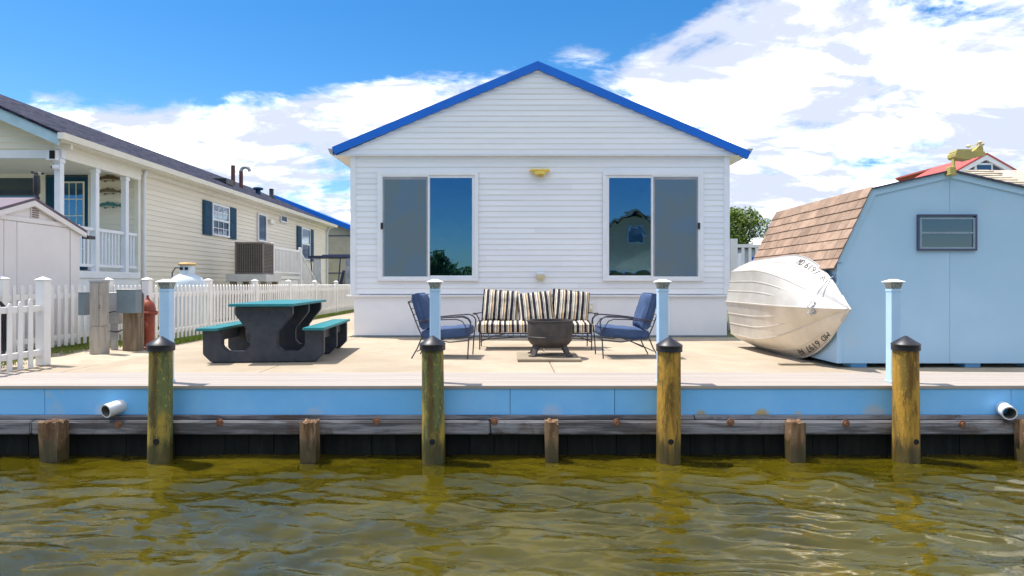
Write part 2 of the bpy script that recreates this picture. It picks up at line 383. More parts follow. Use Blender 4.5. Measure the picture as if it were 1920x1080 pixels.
# ------------------------------------------------------------ THE SETTING
WZ = -.72
NX, NY = 620, 300
x0, x1, y0, y1 = -8.5, 8.5, 2.6, 6.62
verts = []; faces = []
def wave(x, y):
    h = .020*mnoise.noise(Vector((x*1.5+y*.5, y*2.6-x*.35, 1.3)))
    h += .0155*mnoise.noise(Vector((x*3.1-y*.8+3*mnoise.noise(Vector((x*.4, y*.4, 0))), y*6.3+x*.9, 4.7)))
    h += .0028*mnoise.noise(Vector((x*7.5+y*1.5, y*14+x*1.2, 9.1)))
    return h*(1. if y < 5.6 else max(.35, 1-(y-5.6)*.7))*1.75
for j in range(NY+1):
    yy = y0+(y1-y0)*j/NY
    for i in range(NX+1):
        xx = x0+(x1-x0)*i/NX; verts.append((xx, yy, WZ+wave(xx, yy)))
for j in range(NY):
    for i in range(NX):
        a = j*(NX+1)+i; faces.append((a, a+1, a+NX+2, a+NX+1))
n0 = len(verts)
far = [(-300, -21, -300+291.5, 6.62), (8.5, -21, 300, 6.62), (-8.5, -21, 8.5, 2.6)]
for (a, b, c, d) in far:
    k = len(verts); verts += [(a, b, WZ), (c, b, WZ), (c, d, WZ), (a, d, WZ)]; faces.append((k, k+1, k+2, k+3))
me = bpy.data.meshes.new('water'); me.from_pydata(verts, [], faces); me.materials.append(water_m)
me.polygons.foreach_set('use_smooth', [True]*len(me.polygons))
wat = bpy.data.objects.new('water', me); COL.objects.link(wat); wat['kind'] = 'structure'

struct('ground', MB().box(-400, 400, 6.62, 800, -1.2, -.035), turf_m)
struct('far_bank', MB().box(-400, 400, -400, -21, -1.5, -.1), turf_m)
patio = thing('patio', None, None, (0, 7.46, 0)); patio['kind'] = 'structure'
for (a, b, c, d) in [(-12, -5.4, 7.46, 8.25), (-5.39, -3.01, 7.46, 12.4), (-3.0, .535, 7.46, 12.4), (.545, 4.0, 7.46, 12.4), (4.01, 7.5, 7.46, 12.4), (7.51, 13, 7.46, 12.4),
                     (-5.85, -3.25, 12.41, 19), (-5.85, -3.25, 19.01, 27), (-5.85, -3.25, 27.01, 42), (-5.85, -5.40, 9.9, 12.4)]:
    MB().box(a, b, c, d, -.12, -.004, .006).build('concrete_slab', concrete_m, patio)
bw = thing('boardwalk', None, None, (0, 6.5, 0)); bw['kind'] = 'structure'
for i in range(7):
    a = 6.46+i*.1415
    MB().box(-14, 14, a, a+.137, -.03, .002 if i else .006, .004).build('deck_board', deck_m, bw)
bm = MB()
nx, ny = 26, 26
g = {}
for j in range(ny+1):
    for i in range(nx+1):
        xx = -7.6+i*(2.3/nx); yy = 8.2+j*(2.6/ny)
        e = min(i, nx-i, j, ny-j)/nx
        g[i, j] = bm.bm.verts.new((xx+.03*mnoise.noise(Vector((xx*3, yy*3, 0))), yy, -.014+.03*mnoise.noise(Vector((xx*2, yy*2, 2)))*min(1, e*6)+min(.012, e*.1)))
for j in range(ny):
    for i in range(nx): bm.bm.faces.new((g[i, j], g[i+1, j], g[i+1, j+1], g[i, j+1]))
struct('sandy_soil', bm, dirt_m, smooth=True)

def grass(name, regions, dens, h0, h1):
    b = bmesh.new()
    for (xa, xb, ya, yb) in regions:
        for _ in range(int((xb-xa)*(yb-ya)*dens)):
            xx = random.uniform(xa, xb); yy = random.uniform(ya, yb)
            if mnoise.noise(Vector((xx*4, yy*2.2, 5))) < -.25: continue
            h = random.uniform(h0, h1); a = random.uniform(0, PI); w = .006; dx, dy = math.cos(a)*w, math.sin(a)*w
            lx, ly = random.uniform(-.04, .04), random.uniform(-.04, .04)
            p = [b.verts.new((xx-dx, yy-dy, -.02)), b.verts.new((xx+dx, yy+dy, -.02)), b.verts.new((xx+lx, yy+ly, h))]; b.faces.new(p)
    m = MB(); m.bm.free(); m.bm = b
    return tag(m.build(name, grass_m), 'green grass tufts growing along the foot of the white picket fences', 'grass', kind='stuff')
grass('grass', [(-6.32, -5.88, 10.9, 13.5), (-6.3, -5.85, 13.5, 25), (-7.5, -6.4, 6.6, 8.3), (-7.6, -6.65, 8.3, 11.2), (-6.6, -6.1, 10.4, 11.2), (-8.6, -6.3, 11.3, 14)], 1500, .02, .09)

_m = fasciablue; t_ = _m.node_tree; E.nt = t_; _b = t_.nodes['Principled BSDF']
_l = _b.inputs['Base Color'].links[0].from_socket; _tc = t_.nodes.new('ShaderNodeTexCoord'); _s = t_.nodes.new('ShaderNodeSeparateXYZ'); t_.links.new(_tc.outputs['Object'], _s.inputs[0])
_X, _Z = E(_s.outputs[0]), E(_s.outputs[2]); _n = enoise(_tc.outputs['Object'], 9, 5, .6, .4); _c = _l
for px_, rad, colr, k_ in ((1315, .075, (.45, .33, .12), .8), (1427, .10, (.50, .34, .10), .9), (1497, .06, (.5, .40, .22), .6), (1640, .16, (.55, .48, .38), .55), (590, .13, (.50, .55, .62), .5), (1035, .15, (.5, .55, .62), .5), (200, .17, (.62, .68, .76), .6)):  # rust-brown stains, plus pale grey patches that paint in reflected glows
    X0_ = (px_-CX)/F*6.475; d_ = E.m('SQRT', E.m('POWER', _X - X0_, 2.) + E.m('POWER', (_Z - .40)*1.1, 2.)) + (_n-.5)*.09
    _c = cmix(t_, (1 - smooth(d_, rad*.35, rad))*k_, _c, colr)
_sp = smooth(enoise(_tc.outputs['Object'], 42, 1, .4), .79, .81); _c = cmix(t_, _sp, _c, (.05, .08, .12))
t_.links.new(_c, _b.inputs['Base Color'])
# ------------------------------------------------------------ BULKHEAD
bh = thing('bulkhead', 'timber bulkhead with pale blue fascia panels and dark sheet wall below the deck', 'bulkhead', (0, 6.5, -.7))
for a, b in [(-14, -4.83), (-4.825, .0), (.005, 1.085), (1.09, 5.2), (5.205, 14)]:
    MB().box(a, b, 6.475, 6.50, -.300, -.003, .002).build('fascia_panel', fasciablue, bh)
for a, b in [(-14, -3.3), (-3.31, 1.9), (1.91, 14)]:
    MB().box(a, b, 6.44, 6.52, -.343 if a > -4 else -.345, -.302 if a < -4 or a > 1 else -.300, .004).build('cap_strip', waler_m, bh)
xs = [-14, -4.9, -.2, 4.1, 14]
for a, b in zip(xs, xs[1:]):
    mb = MB(); bb = bmesh.new(); bmesh.ops.create_cube(bb, size=1); bmesh.ops.scale(bb, vec=(b-a-.01, .11, .135), verts=bb.verts)
    bmesh.ops.bevel(bb, geom=bb.edges[:], offset=.012, segments=2, affect='EDGES')
    mb.merge(bb, Matrix.Translation(((a+b)/2, 6.435, -.415))); mb.build('waler', waler_m, bh)
bolts = [(222, 796), (412, 792), (706, 790), (927, 790), (1156, 792), (1370, 792), (1586, 794), (1804, 795)]
for p in bolts:
    q = AT(p[0], p[1], 6.38)
    MB().lathe([(.001, -.014), (.020, -.014), (.022, -.004), (.038, -.003), (.039, .004), (.001, .004)], (q.x, 6.376, q.z), 14, 'Y').build('bolt', rust_m, bh)
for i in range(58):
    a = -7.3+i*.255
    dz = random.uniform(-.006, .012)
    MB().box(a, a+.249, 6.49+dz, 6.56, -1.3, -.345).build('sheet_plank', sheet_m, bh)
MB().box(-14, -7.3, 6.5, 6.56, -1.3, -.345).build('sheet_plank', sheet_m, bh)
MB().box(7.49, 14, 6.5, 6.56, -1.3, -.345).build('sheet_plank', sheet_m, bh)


# pilings
pile_px = [300, 813, 1253, 1699]
plabels = ['round mooring piling with black cone cap standing left of the picnic table', 'round mooring piling with black cone cap in front of the left blue chair',
           'round golden mooring piling with black cone cap near the right blue chair', 'round golden mooring piling with black cone cap in front of the pale blue shed']
for i, (px, lb) in enumerate(zip(pile_px, plabels)):
    X = (px-CX)/F*6.27; t = thing('mooring_piling', lb, 'piling', (X, 6.27, WZ), 0, 'capped mooring pilings along the bulkhead')
    LEAN = (random.uniform(-.008, .004), (.007, -.009, .010, -.004)[i]); rk_ = (.97, 1.0, 1.05, 1.06)[i]
    mb = MB(); prof = []; n = 28; hs = [-.8+.06*k for k in range(38)]
    rings = []
    for h in hs:
        z_ = WZ+h if False else h
        if WZ+h > .40: break
        ring = []
        for k in range(n):
            a = 2*PI*k/n; r = rk_*(.117-.008*(h)/1.1)*(1+.035*mnoise.noise(Vector((math.cos(a)*2+i*9, math.sin(a)*2, h*.8)))+.012*mnoise.noise(Vector((math.cos(a)*9+i*9, math.sin(a)*9, h*1.2))))
            ring.append(mb.bm.verts.new((X+r*math.cos(a), 6.27+r*math.sin(a), WZ+h)))
        rings.append(ring)
    for a_, b_ in zip(rings, rings[1:]):
        for k in range(n): mb.bm.faces.new((a_[k], a_[(k+1) % n], b_[(k+1) % n], b_[k]))
    mb.smooth = True; mb.build('pile_shaft', pile_m if i < 2 else pile_gold, t)
    c = (X, 6.27, 0); tz = .535+.008*math.sin(i*2.3)
    MB().lathe([(.11, tz-.145), (.129, tz-.145), (.129, tz-.093), (.133, tz-.087), (.128, tz-.078), (.07, tz-.04), (.012, tz-.003), (.001, tz)], c, 32).build('pile_cap', black_cap, t)
    MB().lathe([(.001, -.006), (.028, -.006), (.030, .004), (.001, .006)], (X+random.uniform(-.01, .04), 6.27-.117, -.50), 14, 'Y').build('bolt_head', dark_in, t)
    t.rotation_euler = (LEAN[0], LEAN[1], 0)
stub_m2 = pile_material('stub_wood', (.30, .18, .09), (.14, .08, .04), (.07, .04, .02))
stubs = [(100, 44, 'short split timber stub by the water near the left white drain pipe'), (581, 35, 'short orange-topped timber stub between first and second pilings'),
         (1034, 29, 'narrow short timber stub below the fire pit between second and third pilings'), (1491, 33, 'short timber stub between third and fourth pilings below the boat'), (1932, 44, 'short timber stub cut by the right edge below the right drain pipe')]
for i, (px, w, lb) in enumerate(stubs):
    X = (px-CX)/F*6.28; hw = w*.5*6.28/F; t_ = MB(); bb = bmesh.new(); bmesh.ops.create_cube(bb, size=1)
    bmesh.ops.scale(bb, vec=(hw*1.65, .15, 1.2), verts=bb.verts); bmesh.ops.subdivide_edges(bb, edges=bb.edges[:], cuts=9, use_grid_fill=True)
    for v in bb.verts:
        n_ = mnoise.noise(Vector((v.co.x*14+i*5, v.co.y*14, v.co.z*2.5))); v.co.x += n_*.012; v.co.y += n_*.012
        if v.co.z > .58: v.co.z += .035*mnoise.noise(Vector((v.co.x*25, v.co.y*25+i*4, 2)))
    t_.merge(bb, Matrix.Translation((X, 6.285, -.325-.6)))
    so_ = t_.build('timber_stub', stub_m2); off_ = Vector((X, 6.285, WZ)); so_.data.transform(Matrix.Translation(-off_)); so_.location = off_
    tag(so_, lb, 'piling stub', 'short timber stubs bracing the bulkhead')

# drain pipes
for px, py, dirx, lb in [(198, 771, .07, 'white plastic drain pipe jutting from the fascia at left'), (1893, 775, .06, 'white plastic drain pipe jutting from the fascia at far right')]:
    q = AT(px, py, 6.33); t = thing('drain_pipe', lb, 'drain pipe', tuple(q), 0, 'white drain pipes through the bulkhead')
    d = Vector((dirx if px < 900 else dirx, .20, .03)); d2 = q+d
    n = 24; mb = MB(); r0, r1 = .070, .058
    dn = d.normalized(); u = dn.orthogonal().normalized(); w = dn.cross(u)
    R_ = [[mb.bm.verts.new(p+r*(math.cos(2*PI*k/n)*u+math.sin(2*PI*k/n)*w)) for k in range(n)] for p, r in ((q+d, r0), (q, r0), (q, r1))]
    for a_, b_ in zip(R_, R_[1:]):
        for k in range(n): mb.bm.faces.new((a_[k], a_[(k+1) % n], b_[(k+1) % n], b_[k]))
    mb.smooth = True; mb.build('pipe_shell', pvc, t)
    mb = MB(); R_ = [[mb.bm.verts.new(p+r1*(math.cos(2*PI*k/n)*u+math.sin(2*PI*k/n)*w)) for k in range(n)] for p in (q+dn*.001, q+d*.9)]
    for k in range(n): mb.bm.faces.new((R_[0][k], R_[0][(k+1) % n], R_[1][(k+1) % n], R_[1][k]))
    mb.bm.faces.new(R_[1]); mb.build('pipe_bore', pvc_in, t, smooth=False)

# lantern posts
def lantern_post(px, lb, first=[None]):
    Y = 6.68; X = (px-CX)/F*Y
    if first[0] is not None: return dup(first[0], (X, Y, 0), 0, lb)
    t = thing('lantern_post', lb, 'post', (X, Y, 0), 0, 'white dock posts with solar lanterns'); first[0] = t
    MB().box(-.052, .052, -.052, .052, 0, .985, .005).build('post_shaft', post_shade_tint, t, world=False)
    MB().box(-.062, .062, -.062, .062, 0, .03, .006).build('base_trim', post_shade_tint, t, world=False)
    MB().box(-.056, .056, -.056, .056, .975, 1.005, .003).build('lantern_collar', post_shade_tint, t, world=False)
    ln = MB(); bb = bmesh.new(); bmesh.ops.create_cone(bb, cap_ends=True, segments=4, radius1=.066, radius2=.092, depth=.068)
    ln.merge(bb, Matrix.Translation((0, 0, 1.039)) @ Matrix.Rotation(R(45), 4, 'Z')); ln.build('lens', lens_m, t, world=False)
    for k in range(9):
        pass
    cp = MB(); cp.box(-.083, .083, -.083, .083, 1.073, 1.085, .004)
    bb = bmesh.new(); bmesh.ops.create_cone(bb, cap_ends=True, segments=4, radius1=.110, radius2=.03, depth=.024)
    cp.merge(bb, Matrix.Translation((0, 0, 1.097)) @ Matrix.Rotation(R(45), 4, 'Z')); cp.build('lantern_roof', trim_m, t, world=False)
    return t
lens_m = mat('lantern_lens', (.42, .44, .42), (.14, .15, .14), rough=.15, scale=30, stretch=(6, 6, .5), lo=.45, hi=.55)
for px, lb in [(313, 'lantern post just behind the leftmost piling, beside the picnic table'), (816, 'lantern post in front of the left blue chair'),
               (1242, 'lantern post right of the right blue chair'), (1675, 'lantern post in front of the pale blue shed')]: lantern_post(px, lb)

# ------------------------------------------------------------ MAIN HOUSE
YW = 12.4
def WX(px): return (px-CX)/F*YW
def WZ_(py): return HC-(py-CY)/F*YW
HX0, HX1 = WX(657), WX(1368); ZF = WZ_(552); ZE = WZ_(292); ZA = WZ_(118); XM = WX(1008)
house = thing('white_house', 'white clapboard house with bright blue gable trim and two large sliding windows', 'house', ((HX0+HX1)/2, YW, 0))
MB().box(HX0+.02, HX1-.02, YW+.02, 27, ZF, ZE).build('wall', siding_m, house)
SK = thing
skx0, skx1 = WX(663), WX(1364)
for a, b in zip([skx0, -1.9, -.05, 1.72, 3.2], [-1.902, -.052, 1.718, 3.198, skx1]):
    MB().box(a, b, YW+.03, YW+.08, -.02, ZF-.02, .002).build('skirt_panel', skirt_m, house)
MB().box(skx0+.01, skx1-.01, YW+.082, 27, -.02, ZF-.02).build('foundation', skirt_m, house)
MB().box(skx0, skx1, YW+.012, YW+.03, -.004, .035, .003).build('skirt_base_trim', grey_paint, house)
MB().box(WX(650), skx1+.03, YW-.028, YW+.03, ZF-.045, ZF-.012, .004).build('skirt_ledge', trim_m, house)
EXP = .1095
def lap(xa, xb, z_, yb, name, m, parent, h=EXP, t0=.015, t1=.003, xa2=None, xb2=None):
    xa2 = xa if xa2 is None else xa2; xb2 = xb if xb2 is None else xb2
    b = MB(); zt = z_+h
    c_ = h*.2; f_ = .2
    p = [(xa, yb, z_), (xa, yb-t0*.45, z_), (xa+(xa2-xa)*f_, yb-t0, z_+c_), (xa2, yb-t1, zt), (xa2, yb, zt)]; q = [(xb, yb, z_), (xb, yb-t0*.45, z_), (xb+(xb2-xb)*f_, yb-t0, z_+c_), (xb2, yb-t1, zt), (xb2, yb, zt)]
    pv = [b.bm.verts.new(v) for v in p]; qv = [b.bm.verts.new(v) for v in q]
    for k in range(5): b.bm.faces.new((pv[k], pv[(k+1) % 5], qv[(k+1) % 5], qv[k]))
    b.bm.faces.new(pv[::-1]); b.bm.faces.new(qv); b._recalc = True
    return b.build(name, m, parent)
k = 0; z_ = ZF
while z_ < ZE-.03:
    zj = z_+random.uniform(-.0025, .0025); h = min(EXP, ZE-.012-z_); j = random.uniform(HX0+1.5, HX1-1.5)
    lap(HX0+.11, j, zj, YW+.02, 'siding_board', siding_m, house, h); lap(j+.002, HX1-.11, z_, YW+.02, 'siding_board', siding_m, house, h)
    z_ += EXP
for a, b in ((HX0, HX0+.11), (HX1-.11, HX1)):
    MB().box(a, b, YW-.012, YW+.12, ZF, ZE-.012, .004).build('corner_post', trim_m, house)
# gable, a little proud of the wall
GY = YW-.06; GX0, GX1 = WX(632), WX(1400)
pitch = (ZA-.16-ZE)/(XM-GX0)
MB().prism([(GX0+.05, 0, ZE+.02), (GX1-.05, 0, ZE+.02), (XM, 0, ZA-.19)], (0, .05, 0), (0, GY+.02, 0)).build('gable_backing', siding_m, house)
z_ = ZE
while z_ < ZA-.20:
    f0 = (ZA-.13-z_)/(ZA-.13-ZE); f1 = max(.002, (ZA-.13-z_-EXP)/(ZA-.13-ZE))
    xa, xb = XM+(GX0-XM)*f0, XM+(GX1-XM)*f0; xa2, xb2 = XM+(GX0-XM)*f1, XM+(GX1-XM)*f1
    lap(xa, xb, z_, GY+.02, 'gable_board', siding_m, house, EXP, .015, .003, xa2, xb2); z_ += EXP
MB().box(GX0-.02, GX1+.02, GY-.012, YW+.02, ZE-.012, ZE-.001, .003).build('gable_drip_edge', trim_m, house)
for sgn, ex, ez in ((-1, WX(625), WZ_(278)), (1, WX(1404), WZ_(286))):
    d = Vector((XM-ex, 0, ZA-ez)); nrm = Vector((-d.z, 0, d.x)).normalized()
    if nrm.z > 0: nrm = -nrm
    tk = .15
    a = Vector((ex, 0, ez)); b = Vector((XM, 0, ZA)); bb_ = Vector((XM, 0, ZA-tk/math.cos(math.atan2(abs(d.z), abs(d.x)))))
    MB().prism([a, b, bb_, a+nrm*tk], (0, .10, 0), (0, GY-.055, 0)).build('blue_fascia', bluepaint, house)
    # roof plane
    th = .05
    up = Vector((0, 0, -.035))
    MB().prism([a+up, b+up, b+up+Vector((0, 0, .03)), a+up-nrm*.03], (0, 14.6, 0), (0, GY+.046, 0)).build('roof', roof_navy, house)
for sx_, xa, xb in ((-1, WX(616), HX0), (1, HX1, WX(1410))):
    # eave soffit running back, plus gutter
    MB().box(min(xa, xb)+.10 if sx_ < 0 else xa+.0, max(xa, xb) if sx_ < 0 else xb-.08, GY+.06, 27, ZE-.004, ZE+.02).build('soffit', cream_trim, house)
    g0 = xa if sx_ < 0 else xb-.10
    MB().prism([(g0, 0, ZE+.13), (g0+.10, 0, ZE+.13), (g0+.10, 0, ZE+.03), (g0+.045 if sx_ < 0 else g0+.055, 0, ZE+.03)] if sx_ < 0 else
               [(g0, 0, ZE+.13), (g0+.10, 0, ZE+.13), (g0+.05, 0, ZE+.03), (g0, 0, ZE+.03)], (0, 14.5, 0), (0, GY+.0, 0)).build('gutter', galv, house)

def vline(mb, a, b, c, d): mb.box(a, b, YW-.0255, YW-.022, c, d)
def slider(xa, xb, glass_left, lb):
    """outer trim from px xa..xb, y 322..527"""
    X0, X1, Z0, Z1 = WX(xa), WX(xb), WZ_(527), WZ_(322)
    w = MB(); fw = .075
    w.box(X0, X1, YW-.045, YW+.0, Z1-fw, Z1, .005).box(X0, X1, YW-.045, YW, Z0, Z0+fw*.8, .005)
    w.box(X0, X0+fw, YW-.0447, YW, Z0+fw*.8, Z1-fw, .005).box(X1-fw, X1, YW-.0447, YW, Z0+fw*.8, Z1-fw, .005)
    fr = w.build('window_frame', trim_m, house)
    mid = (X0+X1)/2 + (.01 if not glass_left else -.01)
    zi0, zi1 = Z0+fw*.8, Z1-fw
    def sash(a, b, yo, tk, nm, gm, inset, lab=None):
        s_ = MB(); s_.box(a, b, yo, yo+.02, zi1-tk, zi1, .003).box(a, b, yo, yo+.02, zi0, zi0+tk, .003)
        s_.box(a, a+tk, yo+.0003, yo+.02, zi0+tk, zi1-tk, .003).box(b-tk, b, yo+.0003, yo+.02, zi0+tk, zi1-tk, .003)
        so_ = s_.build(nm, trim_m, fr)
        MB().box(a+tk, b-tk, yo+.008, yo+.014, zi0+tk, zi1-tk).build('pane' if gm is glass_blue else 'screen_mesh', gm, fr)
        if gm is not glass_blue:
            w2 = MB(); yy_ = yo+.0062
            w2.box(a+tk, a+tk+.035, yy_, yy_+.0015, zi0+tk, zi1-tk).box(b-tk-.03, b-tk, yy_, yy_+.0015, zi0+tk, zi1-tk).box(a+tk+.036, b-tk-.031, yy_, yy_+.0015, zi1-tk-.055, zi1-tk)
            w2.build('sash_behind_screen', screen_edge, fr)
        return so_
    if glass_left:
        sash(X0+fw, mid+.02, YW-.018, .05, 'glass_sash', glass_blue, 0); sash(mid-.02, X1-fw, YW-.04, .030, 'screen_sash', screen_m, 0)
        lx = X1-fw-.02
    else:
        sash(mid-.02, X1-fw, YW-.018, .05, 'glass_sash', glass_blue, 0); sash(X0+fw, mid+.02, YW-.04, .030, 'screen_sash', screen_m, 0)
        lx = X0+fw+.02
    MB().box(lx-.025, lx+.025, YW-.062, YW-.038, WZ_(430), WZ_(418), .006).build('latch', black_cap, house)
    return fr
slider(708, 897, False, ''); slider(1130, 1318, True, '')
yellow_lamp = mat('yellow_lamp_plastic', (.82, .60, .10), (.72, .52, .12), rough=.45)
# faded wall lamp with two heads, outlet box
t = thing('wall_lamp', 'yellowed outdoor wall lamp high on the white gable wall between the windows', 'lamp', tuple(AT(1012, 326, YW-.02)))
q = AT(1012, 324, YW-.03)
MB().box(q.x-.20, q.x+.20, YW-.10, YW-.0, q.z+.02, q.z+.07, .02).build('lamp_hood', yellow_lamp, t)
MB().box(q.x-.11, q.x+.11, YW-.14, YW-.02, q.z-.05, q.z+.018, .02).build('lamp_body', yellow_lamp, t)
MB().lathe([(.001, -.10), (.04, -.09), (.05, -.055)], (q.x+.02, YW-.07, q.z), 14).build('sensor', yellow_m, t)
q = AT(1013, 517, YW)
t = thing('porch_light', 'small cream jelly jar light low on the white wall above the sofa', 'lamp', (q.x, YW, q.z))
MB().box(q.x-.075, q.x+.075, YW-.05, YW+.0, q.z+.02, q.z+.075, .012).build('lamp_base', trim_m, t)
MB().lathe([(.001, -.095), (.05, -.09), (.085, -.05), (.09, .02)], (q.x, YW-.06, q.z), 18).build('lamp_globe', yellow_pale, t)
q = AT(1107, 577, YW+.02)
t = thing('outlet_box', 'small beige outdoor outlet on the house skirting behind the sofa', 'outlet', tuple(q))
MB().box(q.x-.04, q.x+.04, YW-.02, YW+.03, q.z-.08, q.z+.08, .008).build('outlet_cover', yellow_pale, t)
MB().box(q.x-.02, q.x+.03, YW-.06, YW-.02, q.z-.03, q.z+.04, .006).build('outlet_plug', cream_trim, t)

# ------------------------------------------------------------ RAIL DECK RIGHT OF HOUSE
t = thing('porch_railing', 'white balustrade of a raised deck seen between the house and the shingled shed', 'railing', (4.6, 14, 0))
YR = 14.2; xa, xb = (1375-CX)/F*YR, (1470-CX)/F*YR; zt = HC+(532-458)/F*YR
MB().box(xa, xb, YR-.03, YR+.03, zt-.075, zt, .006).build('top_rail', fence_m, t)
MB().box(xa, xb, YR-.02, YR+.02, zt-.62, zt-.56, .006).build('bottom_rail', fence_m, t)
pxx = MB().box(-.03, .03, -.015, .015, 0, .485).build('baluster', fence_m, t, world=False); pxx.location = (xa+.22-4.6, .2, zt-.56)
for i in range(1, 7): inst(pxx, t, (xa+.22+i*.158-4.6, .2, zt-.56))
MB().box(xa-.09, xa+.07, YR-.08, YR+.08, 0, HC+(532-448)/F*YR, .008).build('post', fence_m, t)
MB().box(xa, xb+.3, YR, YR+1.8, .7, zt-.66, .01).build('deck_platform', fence_m, t)

# ------------------------------------------------------------ PICKET FENCES
PM = MB().prism([(0, -.034, 0), (0, .034, 0), (0, .034, .93), (0, .024, .962), (0, .008, .978), (0, -.008, .978), (0, -.024, .962), (0, -.034, .93)], (.016, 0, 0), (-.008, 0, 0))
picket_src = PM.build('picket', fence_m); PMESH = picket_src.data; bpy.data.objects.remove(picket_src)
def post_mesh(h):
    return MB().box(-.06, .06, -.06, .06, 0, h, .005)
POSTM = None
def fence(label, p0, p1, posts, spacing=.142, hp=1.12, dz=0., pz=.06, rails=(.20, .86), side=1, scalp=None):
    a = Vector((*p0, 0)); b = Vector((*p1, 0)); L = (b-a).length; d = (b-a)/L; ang = math.atan2(d.y, d.x) - PI/2
    t = thing('picket_fence', label, 'fence', (a.x, a.y, 0), ang, 'white vinyl picket fences')
    # local: +Y runs along the fence
    for zc in rails:
        MB().box(-.022, .022, 0, L, zc-.04+dz, zc+.04+dz, .005).build('rail', fence_m, t, world=False)
    src = None; csrc = None
    for s_ in posts:
        if src is None:
            src = MB().box(-.06, .06, -.06, .06, 0, hp, .006).build('post', fence_m, t, world=False); src.location = (0, s_, 0); po = src
        else: po = inst(src, t, (0, s_, 0))
        if csrc is None:
            m_ = MB().box(-.069, .069, -.069, .069, hp, hp+.018, .004); bb = bmesh.new()
            bmesh.ops.create_cone(bb, cap_ends=True, segments=4, radius1=.088, radius2=.008, depth=.034)
            m_.merge(bb, Matrix.Translation((0, 0, hp+.035)) @ Matrix.Rotation(R(45), 4, 'Z')); csrc = m_.build('post_cap', fence_m, po, world=False)
        else: inst(csrc, po, (0, 0, 0))
    n = int(L/spacing); 
    for i in range(n):
        s_ = (i+.5)*L/n
        if any(abs(s_-q) < .09 for q in posts): continue
        o = bpy.data.objects.new('picket', PMESH); COL.objects.link(o); o.parent = t
        o.location = (.031*side, s_, pz+dz+(scalp(s_) if scalp else 0)+random.uniform(-.003, .003)); o.rotation_euler = (random.uniform(-.006, .006), 0, 0)
    return t
XF = -6.16
postsY = [ONX(p, 530, XF).y for p in (276, 391, 478, 541, 590, 630)]
fence('long white picket fence running back past the picnic table toward the cart', (XF, postsY[0]), (XF, 25.4), [q-postsY[0] for q in postsY])
fence('short white picket fence at the left edge nearest the water, coiled hoses behind it', (-6.08, 6.62), (-6.08, 8.13), [0.02, 1.51], hp=1.10, spacing=.155, rails=(.17, .74), pz=.0, scalp=lambda s: -.06-.10*math.sin(PI*min(1, max(0, s/1.5))))
fence('white picket fence in front of the putty plastic shed, left of the grey meter box', (-7.2, 6.7), (-7.2, 11.2), [.02, 2.15, 4.48], spacing=.15)
fence('short white picket panel behind the grey electric boxes, joining two fences', (-7.13, 11.23), (-6.23, 10.62), [], spacing=.15)

# ------------------------------------------------------------ UTILITY PEDESTALS, HYDRANT
ped_m = mat('weathered_pedestal', (.40, .365, .32), (.30, .27, .235), rough=.6, scale=5, stretch=(3, 3, .6), dirt=(.24, .2, .16), dirtlo=.56)
t = thing('utility_pedestal', 'tall weathered grey metal utility pedestal with cover seam beside the picket fence', 'utility box', (-6.2, 9.45, 0), R(-8))
MB().prism([(-.105, -.09, 0), (.105, -.09, 0), (.105, .06, 0), (-.105, .06, 0)], (0, 0, .42), (0, 0, 0)).build('pedestal_base', ped_m, t, world=False)
MB().box(-.10, .10, -.098, .055, .425, 1.08, .006).build('pedestal_cover', ped_m, t, world=False)
MB().prism([(-.106, -.104, 0), (.106, -.104, 0), (.106, .06, 0), (-.106, .06, 0)], (0, 0, .03), (0, 0, 1.08)).build('pedestal_lid', galv, t, world=False)
for k in range(2): MB().cyl((.075, -.102, .70+k*.035), (.075, -.096, .70+k*.035), .008, n=8).build('lock_hole', dark_in, t, world=False)
MB().box(.058, .062, -.1005, -.098, .43, 1.07).build('door_seam', dark_in, t, world=False)
t = thing('junction_box', 'small green-grey box mounted on the left of the tall metal pedestal', 'utility box', tuple(AT(158, 590, 9.6)))
q = AT(158, 570, 9.6); MB().box(q.x-.05, q.x+.045, q.y-.07, q.y+.07, q.z-.17, q.z+.17, .006).build('box_body', grey_paint, t)
MB().box(q.x-.055, q.x+.05, q.y-.078, q.y+.075, q.z+.17, q.z+.182, .003).build('box_lid', grey_paint, t)
t = thing('electric_panel', 'flat galvanised electric panel on a leg between pedestal and wooden post', 'utility box', tuple(AT(214, 660, 9.9)))
a, b = AT(196, 607, 10.1), AT(226, 548, 10.1)
MB().box(a.x, b.x, 10.05, 10.15, a.z, b.z, .006).build('panel_box', galv, t)
MB().box(AT(209, 0, 10.1).x, AT(220, 0, 10.1).x, 10.07, 10.13, -.02, a.z, .004).build('panel_leg', galv, t)
MB().tube([(AT(216, 0, 10.).x+.19*math.cos(v), 10.0, AT(0, 603, 10.).z+.165*math.sin(v)) for v in [R(60+k*14) for k in range(19)]], .011).build('conduit', metal_d, t)
t = thing('meter_box', 'slate grey meter box fixed to a short weathered wooden post', 'utility box', (-6.0, 9.8, 0))
a, b = AT(221, 587, 9.7), AT(257, 544, 9.7)
MB().box(a.x, b.x, 9.66, 9.84, a.z, b.z, .005).build('box_body', grey_paint, t)
MB().box(a.x-.008, b.x+.008, 9.652, 9.85, b.z, b.z+.014, .003).build('box_lid', galv, t)
wp0, wp1 = AT(229, 0, 9.85).x, AT(259, 0, 9.85).x
MB().box(wp0, wp1, 9.85, 10.02, -.03, HC-(550-532)/F*9.85, .008).build('wooden_post', mat('grey_post_wood', (.30, .23, .15), (.17, .13, .09), rough=.9, scale=5, stretch=(5, 5, .5), bump=.6, bscale=14, bstretch=(5, 5, .5)), t)
